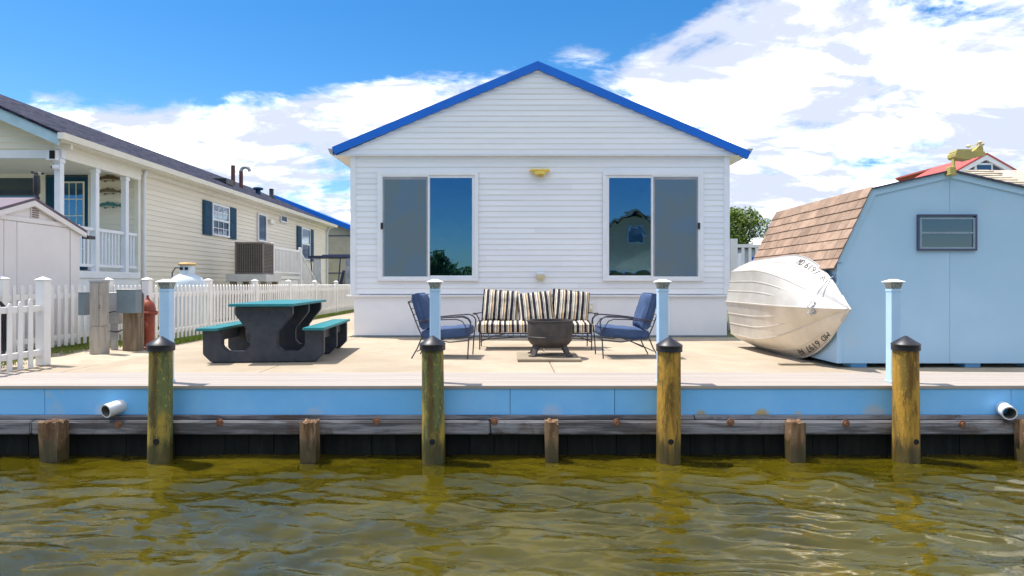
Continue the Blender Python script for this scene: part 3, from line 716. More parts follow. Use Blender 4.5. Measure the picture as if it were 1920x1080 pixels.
MB().tube([(b.x+.02, 9.75, b.z-.02), (b.x+.05, 9.75, b.z-.03), (b.x+.05, 9.75, a.z-.05), (b.x+.03, 9.75, a.z-.08)], .006).build('conduit', metal_d, t)
t = thing('fire_hydrant', 'rust red fire hydrant half hidden behind the leftmost lantern post', 'hydrant', (-5.92, 10.2, 0))
c = (-5.92, 10.2, 0)
MB().lathe([(.13, 0), (.13, .03), (.10, .05), (.105, .56), (.15, .57), (.15, .60), (.12, .61), (.118, .66), (.095, .74), (.05, .79), (.035, .80)], c, 28).build('barrel', hyd_m, t)
MB().lathe([(.035, .80), (.035, .82), (.022, .825), (.022, .87), (.001, .872)], c, 6, sm=False).build('operating_nut', hyd_m, t)
MB().lathe([(.055, -.20), (.055, -.10)], (c[0], c[1], .42), 16, 'X').build('outlet', hyd_m, t)
MB().lathe([(.012, -.255), (.02, -.225), (.07, -.22), (.075, -.17), (.068, -.165)], (c[0], c[1], .42), 8, 'X', sm=False).build('outlet_cap', hyd_m, t)
MB().lathe([(.07, -.17), (.07, -.09)], (c[0], c[1], .40), 16, 'Y').build('pumper_nozzle', hyd_m, t)
MB().tube([(c[0]-.20+.05*k/6.*2, c[1]-.07, .38-.18*math.sin(PI*k/8)) for k in range(8)], .007, 6).build('chain', rust_m, t)
for k in range(8):
    a = 2*PI*k/8; MB().cyl((c[0]+.135*math.cos(a), c[1]+.135*math.sin(a), .55), (c[0]+.135*math.cos(a), c[1]+.135*math.sin(a), .615), .011, n=6).build('flange_bolt', hyd_m, t)

# hoses behind the left fence
t = thing('hose_reel', 'dark coiled hoses hanging on a blue stand behind the left picket fence', 'hose reel', (-6.6, 7.75, 0))
MB().box(-6.62, -6.57, 7.70, 7.75, -.02, .98, .004).build('stand', navy_sh, t)
mb = MB()
for k in range(7):
    r = .26+.012*k
    mb.tube([(-6.50+.02*k-.06, 7.78+r*math.cos(2*PI*j/28)*.8, .48+r*1.15*math.sin(2*PI*j/28)) for j in range(28)], .012, 6, close=True)
mb.build('coiled_hose', hose_m, t)
mb = MB(); mb.tube([(-6.62, 7.5+.1*k, .18+.05*math.sin(k*1.3)) for k in range(8)], .014, 6); mb.tube([(-6.66, 7.2+.1*k, .10+.04*math.sin(k*1.7)) for k in range(12)], .014, 6); mb.build('loose_hose', hose_m, t)

# ------------------------------------------------------------ LEFT PLASTIC SHED (gable faces +X)
XS = -7.62
t = thing('plastic_shed', 'putty coloured plastic garden shed with shallow gable roof at the left edge', 'shed', (-8.6, 9.95, 0))
ya, yb = 8.82, 11.03; zap = ONX(60, 375, XS).z; zev = ONX(150, 428, XS).z - .02; ym = 9.92
MB().prism([(0, ya, -.02), (0, yb, -.02), (0, yb, zev), (0, ym, zap-.05), (0, ya, zev)], (-2.0, 0, 0), (XS, 0, 0)).build('wall', plastic_shed, t)
for a, b in ((ya+.02, ya+.55), (ya+.56, 9.62), (9.63, 10.78), (10.80, yb)):
    zb = ONX(100, 420, XS).z
    MB().box(XS, XS+.02, a, b, .02, 2.02, .006).build('door_panel', plastic_shed, t)
MB().box(XS, XS+.03, ya, yb, 2.025, 2.10, .006).build('lintel', plastic_shed, t)
for s_ in (-1, 1):
    y_e = ym+s_*(yb-ym+.10); ze = zev-.05
    dv = Vector((0, y_e-ym, ze-zap))
    MB().prism([(0, ym, zap-.01), (0, y_e, ze-.01), (0, y_e, ze-.09), (0, ym, zap-.10)], (-.05, 0, 0), (XS+.075, 0, 0)).build('rake_trim', plastic_shed, t)
    MB().prism([(0, ym, zap), (0, y_e, ze), (0, y_e, ze+.035), (0, ym, zap+.035)], (-2.2, 0, 0), (XS+.08, 0, 0)).build('roof_panel', mat('shed_roof_plastic', (.12, .08, .12), rough=.5), t)
vy, vz = ONX(64, 397, XS).y, ONX(64, 397, XS).z
v_ = MB().box(XS, XS+.018, vy-.08, vy+.08, vz-.11, vz+.11, .004).build('vent', plastic_shed, t)
for k in range(6): MB().box(XS+.018, XS+.03, vy-.065, vy+.065, vz-.095+k*.034, vz-.075+k*.034).build('louver', brown_slat, v_)
MB().box(XS-.02, XS+.10, yb+.10, yb+.30, zev-.16, zev-.10, .01).build('gutter_end', black_cap, t)
q = ONX(69, 372, XS-.03)
t = thing('wind_gauge', 'black weather wind gauge with three cups on the plastic shed peak', 'wind gauge', tuple(q))
MB().lathe([(.035, -.02), (.045, .01), (.03, .03), (.03, .06), (.048, .09), (.050, .30), (.042, .37), (.02, .38), (.012, .42)], tuple(q), 18).build('gauge_body', black_cap, t)
for a in (0, 120, 240):
    dx, dy = math.cos(R(a+20)), math.sin(R(a+20))
    tip = Vector((q.x+.08*dx, q.y+.08*dy, q.z+.41))
    MB().tube([(q.x, q.y, q.z+.41), tip], .005, 6).build('cup_arm', black_cap, t)
    MB().lathe([(.001, -.024), (.017, -.017), (.024, 0), (.017, .017), (.001, .024)], tuple(tip), 12).build('cup', black_cap, t)

# ------------------------------------------------------------ NEIGHBOUR HOUSE
XN = -9.0; YN0 = 15.1; YN1 = 30.6; XG = -8.7; ZG = HC+.338*8.7; XR = -13.0; ZR = HC+.372*13.0; YP = 12.0
nb = thing('cream_house', 'long cream sided house with navy shutters, dark roof and covered front porch', 'house', (-13, 20, 0))
ZS = ZG-.12
MB().box(-17, XN-.02, YN0+.02, YN1, -.03, ZS).build('wall', cream, nb)
# siding facing +X
e2 = .128; z_ = 1.18; 
def lapx(y_a, y_b, z_, h=e2):
    b = MB(); zt = z_+h
    p = [(XN-.02, y_a, z_), (XN+.002, y_a, z_), (XN-.017, y_a, zt), (XN-.02, y_a, zt)]; q = [(v[0], y_b, v[2]) for v in p]
    pv = [b.bm.verts.new(v) for v in p]; qv = [b.bm.verts.new(v) for v in q]
    for k in range(4): b.bm.faces.new((pv[k], pv[(k+1) % 4], qv[(k+1) % 4], qv[k]))
    b.bm.faces.new(pv[::-1]); b.bm.faces.new(qv); b._recalc = True; return b.build('siding_board', cream, nb)
z_ = -.03
while z_ < ZS-.02:
    lapx(YN0+.10, YN1-.1, z_, min(e2, ZS-z_)); z_ += e2
z_ = 1.33
while z_ < ZS-.02:
    lap(-17, XN-.10, z_, YN0+.02, 'siding_board', cream, nb, min(e2, ZS-z_)); z_ += e2
MB().box(XN-.10, XN+.012, YN0-.0, YN0+.10, -.03, ZS, .004).build('corner_post', cream_trim, nb)
MB().box(XN-.10, XN+.012, YN1-.10, YN1, -.03, ZS, .004).build('corner_post', cream_trim, nb)
# roof
for s_ in (-1, 1):
    xe = XG if s_ > 0 else 2*XR-XG
    MB().prism([(XR, 0, ZR), (xe, 0, ZG), (xe, 0, ZG-.05), (XR, 0, ZR-.06)], (0, YN1+.5-YP, 0), (0, YP, 0)).build('roof', roof_navy, nb)
MB().prism([(XG+.0, 0, ZG-.03), (XG+.13, 0, ZG-.03), (XG+.10, 0, ZG-.15), (XG+.0, 0, ZG-.15)], (0, YN1+.5-YP, 0), (0, YP, 0)).build('gutter', cream_trim, nb)
MB().box(XN, XG, YP+.1, YN1+.3, ZG-.17, ZG-.15).build('soffit', cream_trim, nb)
MB().box(XN+.004, XN+.05, YN0, YN1, ZS-.16, ZG-.171, .004).build('frieze', cream_trim, nb)
# front rake fascia, pale blue grey
fb = mat('rake_paint', (.42, .60, .70), rough=.5)
MB().prism([(XR, 0, ZR-.06), (XG-.02, 0, ZG-.05), (XG-.02, 0, ZG-.26), (XR, 0, ZR-.30)], (0, .04, 0), (0, YP+.04, 0)).build('rake_fascia', fb, nb)
MB().prism([(XR, 0, ZR-.11), (XG-.05, 0, ZG-.10), (XG-.05, 0, ZG-.27), (XR, 0, ZG-.27)], (0, .04, 0), (0, YP+.42, 0)).build('gable_backing', cream, nb)
z_ = ZG-.27
while z_ < ZR-.3:
    f = max(0, (z_-(ZG-.11))/(ZR-ZG)); f2 = max(0, (z_+e2-(ZG-.11))/(ZR-ZG))
    lap(-17, (XG-.3)+(XR-XG+.3)*f, z_, YP+.42, 'gable_board', cream, nb, e2, .016, .003, -17, (XG-.3)+(XR-XG+.3)*f2); z_ += e2
MB().prism([(XR, 0, ZR-.09), (XG-.02, 0, ZG-.075), (XG-.02, 0, ZG-.095), (XR, 0, ZR-.11)], (0, .5, 0), (0, YP+.081, 0)).build('rake_soffit', cream_trim, nb)
MB().box(XN-.06, XN+.07, YP+.42, YN0, ZG-.27, ZG-.171).build('frieze', cream_trim, nb)
MB().box(-17, XN-.06, YP+.47, YP+.55, ZG-.27, ZG-.1).build('frieze', trim_m, nb)
MB().box(XN-.06, XG-.01, YP+.385, YP+.44, ZG-.272, ZG-.1, .003).build('frieze_return', cream_trim, nb)
# porch beams, ceiling, floor, columns
CB = ZG-.27
MB().box(-17, XN+.08, YP+.42, YP+.56, CB-.17, CB, .004).build('porch_beam', trim_m, nb)
MB().box(XN-.06, XN+.08, YP+.56, YN0, CB-.17, CB, .004).build('porch_beam', cream_trim, nb)
for k in range(19):
    a = YP+.56+k*.135
    MB().box(-17, XN-.06, a, a+.129, CB-.03, CB-.012, .002).build('ceiling_board', cream_trim, nb)
MB().box(-17, XN+.06, YP+.4, YN0, 1.18, 1.33, .01).build('porch_floor', trim_m, nb)
MB().box(XN-.0, XN+.03, YP+.45, YN0, -.03, 1.18).build('porch_skirt', white_vinyl, nb)
MB().box(-17, XN, YP+.42, YP+.45, -.03, 1.18).build('porch_skirt', white_vinyl, nb)
colY = [ONX(p, 300, XN).y for p in (112, 179, 235)]
for y_ in colY:
    cc = MB().box(XN-.07, XN+.05, y_-.06, y_+.06, 1.33, CB-.17, .006).build('porch_column', trim_m, nb)
    MB().box(XN-.085, XN+.065, y_-.075, y_+.075, CB-.26, CB-.172, .006).build('column_capital', trim_m, cc)
MB().box(XN-.055, XN+.015, colY[0], YN0-.05, 2.20, 2.27, .006).build('top_rail', trim_m, nb)
MB().box(XN-.045, XN+.005, colY[0], YN0-.05, 1.42, 1.48, .006).build('bottom_rail', trim_m, nb)
bs = MB().box(-.018, .018, -.018, .018, 0, .72).build('baluster', trim_m, nb, world=False)
y_ = colY[0]+.17; k = 0
while y_ < YN0-.1:
    if all(abs(y_-c_) > .12 for c_ in colY):
        if k == 0: bs.location = Vector((XN-.02, y_, 1.48))-nb.location
        else: inst(bs, nb, Vector((XN-.02, y_, 1.48))-nb.location)
        k += 1
    y_ += .115
MB().tube([(XN+.14, YN0+.12, ZG-.16), (XN+.10, YN0+.14, ZG-.22), (XN+.06, YN0+.16, ZG-.34), (XN+.06, YN0+.16, 0)], .04, 10).build('downspout', trim_m, nb)
MB().tube([(XN+.25, YN1-.05, ZG-.16), (XN+.10, YN1-.05, ZG-.3), (XN+.06, YN1-.03, ZG-.5), (XN+.06, YN1-.03, 0)], .04, 10).build('downspout', trim_m, nb)
# porch wall windows & door, on plane YN0
def n_at(px, py): return AT(px, py, YN0)
def nwin(pxa, pxb, pya, pyb, cols, rows, nm, frame_m, tk=.05):
    a, b = n_at(pxa, pyb), n_at(pxb, pya); mb = MB(); yo = YN0-.05
    mb.box(a.x, b.x, yo, YN0, b.z-tk, b.z, .004).box(a.x, b.x, yo, YN0, a.z, a.z+tk, .004).box(a.x, a.x+tk, yo+.0005, YN0, a.z+tk, b.z-tk, .004).box(b.x-tk, b.x, yo+.0005, YN0, a.z+tk, b.z-tk, .004)
    fr = mb.build(nm, frame_m, nb)
    W_, H_ = b.x-a.x-2*tk, b.z-a.z-2*tk
    for i in range(cols):
        for j in range(rows):
            MB().box(a.x+tk+W_*i/cols+.012, a.x+tk+W_*(i+1)/cols-.012, yo+.02, yo+.026, a.z+tk+H_*j/rows+.012, a.z+tk+H_*(j+1)/rows-.012).build('pane', glass_blue if cols > 1 else glass_dark, fr)
    MB().box(a.x+tk, b.x-tk, yo+.027, yo+.032, a.z+tk, b.z-tk).build('muntin_grid', cream_trim if cols > 1 else dark_in, fr)
nwin(-90, 84, 325, 470, 1, 1, 'window_frame', cream_trim, .12)
nwin(84, 171, 324, 506, 1, 1, 'door_frame', cream_trim, .05)
# dark door with lit white lattice
a, b = n_at(90, 506), n_at(167, 333); MB().box(a.x, b.x, YN0-.058, YN0-.051, a.z, b.z).build('door', navy_sh, nb)
a, b = n_at(118, 500), n_at(162, 341)
MB().box(a.x, b.x, YN0-.072, YN0-.059, a.z, b.z, .004).build('door_sash', cream_trim, nb)
for i in range(3):
    for j in range(5):
        w_, h_ = (b.x-a.x-.06)/3, (b.z-a.z-.06)/5
        MB().box(a.x+.03+w_*i+.012, a.x+.03+w_*(i+1)-.012, YN0-.076, YN0-.0725, a.z+.03+h_*j+.012, a.z+.03+h_*(j+1)-.012).build('pane', glass_blue, nb)
# windows on the long side
def sidewin(pa, pb, ya_, yb_, shutters, cols=3, rows=2, muntin=True):
    Y0_, Y1_ = ONX(pa, 0, XN).y, ONX(pb, 0, XN).y; zt_, zb_ = ONX(pa, ya_, XN).z, ONX(pa, yb_, XN).z
    tk = .055; mb = MB(); X_ = XN+.004
    mb.box(X_, X_+.05, Y0_, Y1_, zt_-tk, zt_, .004).box(X_, X_+.06, Y0_, Y1_, zb_, zb_+tk, .004).box(X_, X_+.0495, Y0_, Y0_+tk, zb_+tk, zt_-tk, .004).box(X_, X_+.0495, Y1_-tk, Y1_, zb_+tk, zt_-tk, .004)
    mid = (zt_+zb_)/2
    if muntin: mb.box(X_, X_+.045, Y0_+tk, Y1_-tk, mid-.03, mid+.03, .003)
    fr = mb.build('window_frame', trim_m, nb)
    if muntin:
        MB().box(X_+.018, X_+.022, Y0_+tk, Y1_-tk, mid+.03, zt_-tk).build('pane', glass_nbr, fr); MB().box(X_+.008, X_+.012, Y0_+tk, Y1_-tk, zb_+tk, mid-.03).build('pane', glass_dark, fr)
        if cols:
            for i in range(1, cols):
                y_ = Y0_+tk+(Y1_-Y0_-2*tk)*i/cols; MB().box(X_+.022, X_+.030, y_-.010, y_+.010, zb_+tk, zt_-tk).build('muntin', trim_m, fr)
            for zz in ((mid+zt_)/2, (mid+zb_)/2): MB().box(X_+.022, X_+.0305, Y0_+tk, Y1_-tk, zz-.01, zz+.01).build('muntin', trim_m, fr)
    else: MB().box(X_+.012, X_+.018, Y0_+tk, Y1_-tk, zb_+tk, zt_-tk).build('pane', glass_dark, fr)
    if shutters:
        w_ = .52
        for a_ in (Y0_-w_-.02, Y1_+.02):
            sh = MB().box(X_, X_+.03, a_, a_+w_, zb_-.02, zt_+.02, .005).build('shutter', navy_sh, nb)
            for zz0, zz1 in ((zb_+.05, mid-.04), (mid+.04, zt_-.05)): MB().box(X_+.03, X_+.04, a_+.07, a_+w_-.07, zz0, zz1, .004).build('shutter_panel', navy_sh, sh)
sidewin(396, 428, 380, 441, True)
sidewin(482, 498, 399, 452, False, muntin=False)
sidewin(525, 537, 399, 416, False, muntin=False)
sidewin(564, 580, 426, 487, True, cols=0)
# roof pipes
def on_roof(px, py):
    k = (CY-py)/(CX-px); X_ = None
    # z-HC = k*|X|  and z = ZG + s(|X|-8.7)
    s_ = (ZR-ZG)/(XG-XR); xx = (ZG-HC-s_*8.7)/(k-s_); xx = min(12.6, max(8.9, xx)); Y_ = xx*F/(CX-px); return Vector((-xx, Y_, ZG+s_*(xx-8.7)))
q = on_roof(437, 347); MB().cyl(q-Vector((0, 0, .1)), q+Vector((0, 0, .75)), .075, n=12).build('vent_pipe', mat('rust_pipe', (.13, .05, .05), rough=.7), nb, smooth=True)
q = on_roof(452, 352)
vp = MB().cyl(q-Vector((0, 0, .1)), q+Vector((0, 0, .65)), .075, n=12).build('vent_pipe', mat('rust_pipe', (.13, .05, .05)), nb, smooth=True)
MB().tube([q+Vector((.0+.17-.17*math.cos(a), 0, .65+.17*math.sin(a))) for a in [R(k*20) for k in range(10)]], .07, 10).build('gooseneck', galv, vp)
q = on_roof(484, 364); MB().lathe([(.10, -.1), (.10, .18), (.20, .19), (.20, .26), (.001, .30)], tuple(q), 14).build('roof_vent', navy_sh, nb)
q = on_roof(509, 371); MB().lathe([(.22, -.1), (.10, .10), (.10, .42), (.001, .43)], tuple(q), 12).build('roof_vent', black_cap, nb)
q = on_roof(418, 342); MB().box(q.x-.25, q.x+.25, q.y-.3, q.y+.3, q.z-.1, q.z+.12, .03).build('roof_vent', black_cap, nb)
# dryer hood on wall
q = ONX(507, 416, XN); MB().box(XN, XN+.10, q.y-.18, q.y+.18, q.z-.08, q.z+.08, .02).build('wall_vent', cream_trim, nb)

# lamp + camera on the porch column
q = ONX(98, 291, XN); q = AT(98, 291, colY[0]-.12)
t = thing('flood_light', 'white solar flood light on the first porch column of the cream house', 'lamp', tuple(q))
MB().prism([(-.10, -.05, -.10), (.10, -.05, -.10), (.10, -.05, .10), (-.06, -.05, .10)], (0, .12, 0), tuple(q)).build('lamp_housing', trim_m, t)
MB().box(q.x-.02, q.x+.09, q.y-.058, q.y-.05, q.z-.08, q.z+.085, .003).build('lamp_panel', dark_in, t)
q = AT(103, 313, colY[0]-.12)
t = thing('security_camera', 'small white security camera just below the porch flood light', 'camera', tuple(q))
MB().cyl(q+Vector((.05, .04, .0)), q+Vector((-.03, -.05, -.01)), .045, .045, n=14).build('camera_body', trim_m, t, smooth=True)
MB().cyl(q+Vector((-.031, -.051, -.01)), q+Vector((-.036, -.056, -.012)), .03, n=12).build('camera_lens', dark_in, t)
# carved fish
def fish(pxc, pyc, m1, lb):
    q = AT(pxc, pyc, YN0-.04); t = thing('fish_carving', lb, 'wall ornament', tuple(q), 0, 'carved fish on the porch wall')
    L_ = .30; up = [(-1, .02), (-.7, .16), (-.4, .20), (-.15, .30), (0, .20), (.25, .24), (.45, .12), (.7, .05), (.95, .20), (1.0, .02), (.95, -.20), (.7, -.05), (.4, -.10), (.25, -.22), (.15, -.12), (-.25, -.16), (-.4, -.26), (-.5, -.14), (-.8, -.10)]
    MB().prism([(u*L_, 0, v*L_*1.1) for u, v in up], (0, .02, 0), (q.x, YN0-.045, q.z)).build('fish_body', m1, t)
    MB().prism([(u*L_*.6-.03, 0, v*L_*.28-.03) for u, v in up], (0, .012, 0), (q.x, YN0-.058, q.z)).build('fish_flank', mat('fish_belly', (.5, .44, .34), rough=.6), t)
fish(206, 335, mat('fish_brown', (.11, .07, .035), rough=.5), 'brown carved fish, topmost of three on the porch wall')
fish(206, 359, mat('fish_grey', (.14, .11, .07), rough=.5), 'grey-brown carved fish, middle of three on the porch wall')
fish(206, 385, mat('fish_teal', (.03, .18, .17), rough=.5), 'teal green carved fish, lowest of three on the porch wall')

# landing and stairs by the neighbour's side door
t = thing('side_steps', 'white railed landing and steps by the cream house side door', 'steps', (-8.3, 21, 0))
XL = -7.8; Ya, Yb, Yc = 20.5, 23.2, 25.4
MB().box(-8.98, XL, Ya, Yb, 1.22, 1.33, .01).build('landing', fence_m, t)
MB().box(-8.98, XL-.05, Ya+.02, Yb, -.03, 1.21).build('landing_skirt', fence_m, t)
for (xx, yy, hh) in ((XL, Ya, 2.40), (XL, Yb, 2.40), (-8.9, Ya, 2.3), (XL, Yc, 1.1)): MB().box(xx-.05, xx+.05, yy-.05, yy+.05, 0, hh, .006).build('newel_post', fence_m, t)
MB().box(-8.85, XL-.05, Ya-.02, Ya+.02, 2.22, 2.28).build('hand_rail', fence_m, t); MB().box(-8.85, XL-.05, Ya-.02, Ya+.02, 1.42, 1.47).build('hand_rail', fence_m, t)
MB().box(XL-.02, XL+.02, Ya+.05, Yb-.05, 2.22, 2.30).build('hand_rail', fence_m, t); MB().box(XL-.02, XL+.02, Ya+.05, Yb-.05, 1.42, 1.47).build('hand_rail', fence_m, t)
MB().prism([(0, Yb, 2.30), (0, Yc, 1.0), (0, Yc, .92), (0, Yb, 2.22)], (.04, 0, 0), (XL-.02, 0, 0)).build('stair_rail', fence_m, t)
MB().prism([(0, Yb, 1.33), (0, Yc, .05), (0, Yc, -.03), (0, Yb, -.03)], (.03, 0, 0), (XL-.01, 0, 0)).build('stringer', fence_m, t)
for i in range(7):
    yy = Yb+(Yc-Yb)*(i+.5)/7; zz = 1.33-1.3*(i+.5)/7; MB().box(-8.9, XL-.03, yy-.16, yy+.16, zz-.05, zz).build('tread', fence_m, t)
bs = MB().box(-.012, .012, -.02, .02, 0, .76).build('baluster', fence_m, t, world=False)
bs.location = Vector((XL, Ya+.15, 1.47))-t.location
for i in range(1, 19): inst(bs, t, Vector((XL, Ya+.15+i*.132, 1.47))-t.location)
for i in range(6): inst(bs, t, Vector((-8.8+i*.155, Ya, 1.47))-t.location)
for i in range(14):
    yy = Yb+.12+i*.15; inst(bs, t, Vector((XL, yy, 1.42-1.3*(yy-Yb)/(Yc-Yb)))-t.location)

# AC unit on raised pad
YA = 18.3; ax0, ax1 = (440-CX)/F*YA, (494-CX)/F*YA; az0, az1 = HC+(532-514)/F*YA, HC+(532-453)/F*YA; YA2 = YA+.80
t = thing('equipment_stand', 'raised pale platform holding the air conditioner beside the cream house', 'platform', ((ax0+ax1)/2, YA+.4, 0))
MB().box((426-CX)/F*YA, ax1+.12, YA-.1, YA2+.3, az0-.22, az0-.005, .01).build('platform_top', conc_block, t)
for xx in (ax0-.05, ax1-.0):
    for yy in (YA+.02, YA2+.1): MB().box(xx-.07, xx+.07, yy-.07, yy+.07, -.03, az0-.22).build('leg', seat_wood, t)
t = thing('air_conditioner', 'brown louvred air conditioner condenser on a raised platform', 'air conditioner', ((ax0+ax1)/2, YA+.4, az0))
MB().box(ax0+.03, ax1-.03, YA+.03, YA2-.03, az0, az1-.06).build('coil', ac_dark, t)
MB().box(ax0-.01, ax1+.01, YA-.01, YA2+.01, az1-.07, az1, .03).build('top_cover', ac_m, t)
MB().box(ax0-.005, ax1+.005, YA-.005, YA2+.005, az0-.0, az0+.04, .008).build('base_pan', ac_m, t)
for xx in (ax0, ax1-.05):
    for yy in (YA, YA2-.05): MB().box(xx, xx+.05, yy, yy+.05, az0+.04, az1-.07, .006).build('corner_post', ac_m, t)
mb = MB()
for i in range(11):
    xx = ax0+.09+i*(ax1-ax0-.18)/10; mb.box(xx-.006, xx+.006, YA+.005, YA+.03, az0+.04, az1-.07)
for i in range(20):
    zz = az0+.06+i*(az1-az0-.15)/19; mb.box(ax1-.03, ax1-.008, YA+.05, YA2-.05, zz-.006, zz+.006)
    mb.box(ax0+.05, ax1-.05, YA+.012, YA+.02, zz-.004, zz+.004)
for j in range(1, 10):
    yy = YA+.05+(YA2-YA-.1)*j/10; mb.box(ax1-.028, ax1-.004, yy-.006, yy+.006, az0+.04, az1-.07)
tag(mb.build('louvre_grille', ac_m, t), kind='stuff')

# propane tank
YT = 13.8; q = AT(351, 532, YT); c = (q.x, YT, 0); zt = HC+(532-492)/F*YT
t = thing('propane_tank', 'pale domed propane tank with a yellow-brown lid behind the picket fence', 'gas tank', c)
MB().lathe([(.30, -.02), (.36, .05), (.37, .95), (.355, 1.10), (.29, 1.20), (.17, 1.265), (.15, 1.27)], c, 32).build('tank_shell', tank_m, t)
MB().lathe([(.15, 1.26), (.15, zt-.07), (.14, zt-.06)], c, 24).build('valve_shroud', tank_m, t)
MB().lathe([(.14, zt-.07), (.185, zt-.065), (.185, zt-.035), (.14, zt-.005), (.001, zt+.005)], c, 24).build('tank_lid', mat('ochre_lid', (.52, .33, .10), (.42, .26, .1), rough=.6), t)
for dx in (-.05, .06): MB().box(c[0]+dx-.035, c[0]+dx+.035, YT-.165, YT-.14, zt-.17, zt-.11, .01).build('gauge_window', dark_in, t)
MB().tube([(c[0]-.14, YT, zt-.12), (c[0]-.26, YT, zt-.12), (c[0]-.33, YT, zt-.22), (c[0]-.34, YT, 0)], .014, 8).build('gas_line', metal_d, t)

# golf cart
gx, gy = -7.1, 26.4
t = thing('golf_cart', 'black roofed golf cart with clear weather curtains parked behind the picket fence', 'golf cart', (gx, gy, 0))
MB().prism([(-1.25, 0, .62), (-1.20, 0, .95), (-.95, 0, 1.02), (-.62, 0, 1.0), (-.55, 0, .55), (.25, 0, .52), (.30, 0, .95), (.62, 0, 1.0), (1.2, 0, .98), (1.25, 0, .5), (1.0, 0, .42), (-1.1, 0, .42)], (0, 1.15, 0), (gx, gy-.57, 0)).build('body', cart_m, t)
MB().box(gx-1.25, gx+1.25, gy-.62, gy+.62, 2.13, 2.22, .035).build('roof', cart_m, t)
MB().box(gx-.72, gx+.5, gy-.45, gy+.45, 2.22, 2.27, .02).build('roof_pod', cart_m, t)
for (xa_, xb_) in ((-1.05, -1.15), (-.02, .08), (.95, 1.1)):
    for yy in (-.55, .55): MB().tube([(gx+xa_, gy+yy, .9), (gx+xb_, gy+yy, 2.14)], .025, 8).build('roof_post', cart_m, t)
MB().box(gx-1.06, gx-1.04, gy-.5, gy+.5, 1.02, 2.12).build('windscreen', cart_clear, t); MB().box(gx+.30, gx+1.0, gy-.562, gy-.556, 1.02, 2.12).build('curtain', cart_clear, t)
MB().box(gx-.45, gx+.12, gy-.5, gy+.5, .9, 1.05, .05).build('seat', cart_m, t)
MB().prism([(-.0, 0, 1.05), (.14, 0, 1.05), (.26, 0, 1.6), (.16, 0, 1.62)], (0, 1.0, 0), (gx, gy-.5, 0)).build('seat_back', cart_m, t)
for xx in (-.85, .85):
    for yy in (-.58, .58):
        w_ = MB().lathe([(.12, -.09), (.26, -.09), (.28, -.05), (.28, .05), (.26, .09), (.12, .09)], (gx+xx, gy+yy, .27), 24, 'Y').build('wheel', black_cap, t)
        MB().lathe([(.001, -.095), (.13, -.095), (.13, .095), (.001, .095)], (gx+xx, gy+yy, .27), 18, 'Y').build('rim', galv, w_)

# garage far behind, with blue rake
t = thing('beige_garage', 'beige panelled garage with blue roof edge far behind the cream house', 'building', (-9, 35, 0)); Yg = 35.
gr = AT(684, 437, Yg); gl = AT(520, 374, Yg)
MB().prism([(gl.x*2-gr.x, 0, gr.z-.1), (gl.x, 0, gl.z-.12), (gr.x-.1, 0, gr.z-.1), (gr.x-.1, 0, -.03), (gl.x*2-gr.x, 0, -.03)], (0, 8, 0), (0, Yg, 0)).build('wall', beige_wall, t)
for py in (442, 478, 512): MB().box(gl.x*2-gr.x, gr.x-.1, Yg-.02, Yg-.001, AT(0, py, Yg).z-.035, AT(0, py, Yg).z+.035).build('panel_seam', mat('seam_dark', (.12, .13, .17), rough=.7), t)
for s_ in (0, 1):
    xe = gr.x+.3 if not s_ else gl.x*2-gr.x-.3
    MB().prism([(gl.x, 0, gl.z+.2), (xe, 0, gr.z), (xe, 0, gr.z-.28), (gl.x, 0, gl.z-.1)], (0, 9, 0), (0, Yg-.4, 0)).build('roof', bluepaint, t)

# ------------------------------------------------------------ GAMBREL SHED (right)
YS = 7.9; SX0 = 4.13; SXM = 5.56; SX1 = 2*SXM-SX0; YB = 10.6
zb_ = .055; eav = 1.36; kx, kz = 4.56, 2.255; az_ = 2.485
sh = thing('gambrel_shed', 'pale blue gambrel roofed shed with brown shingles and a small window', 'shed', (SXM, 9.2, 0))
prof = [(SX0, zb_), (SX0, eav), (kx, kz-.02), (SXM, az_-.02), (2*SXM-kx, kz-.02), (SX1, eav), (SX1, zb_)]
def P3(p): return [(a, 0, b) for a, b in p]
MB().prism(P3(prof), (0, YB-YS, 0), (0, YS, 0)).build('wall', paleblue, sh)
for a, b in ((SX0, SXM-.002), (SXM+.002, SX1)):
    s_ = -1 if a == SX0 else 1
    pr = [(a if s_ < 0 else SX1, zb_), (SX0 if s_ < 0 else SX1, eav), (kx if s_ < 0 else 2*SXM-kx, kz-.04), (SXM+s_*.002, az_-.04), (SXM+s_*.002, zb_)]
    MB().prism(P3(pr), (0, -.012, 0), (0, YS-.001, 0)).build('front_panel', paleblue, sh)
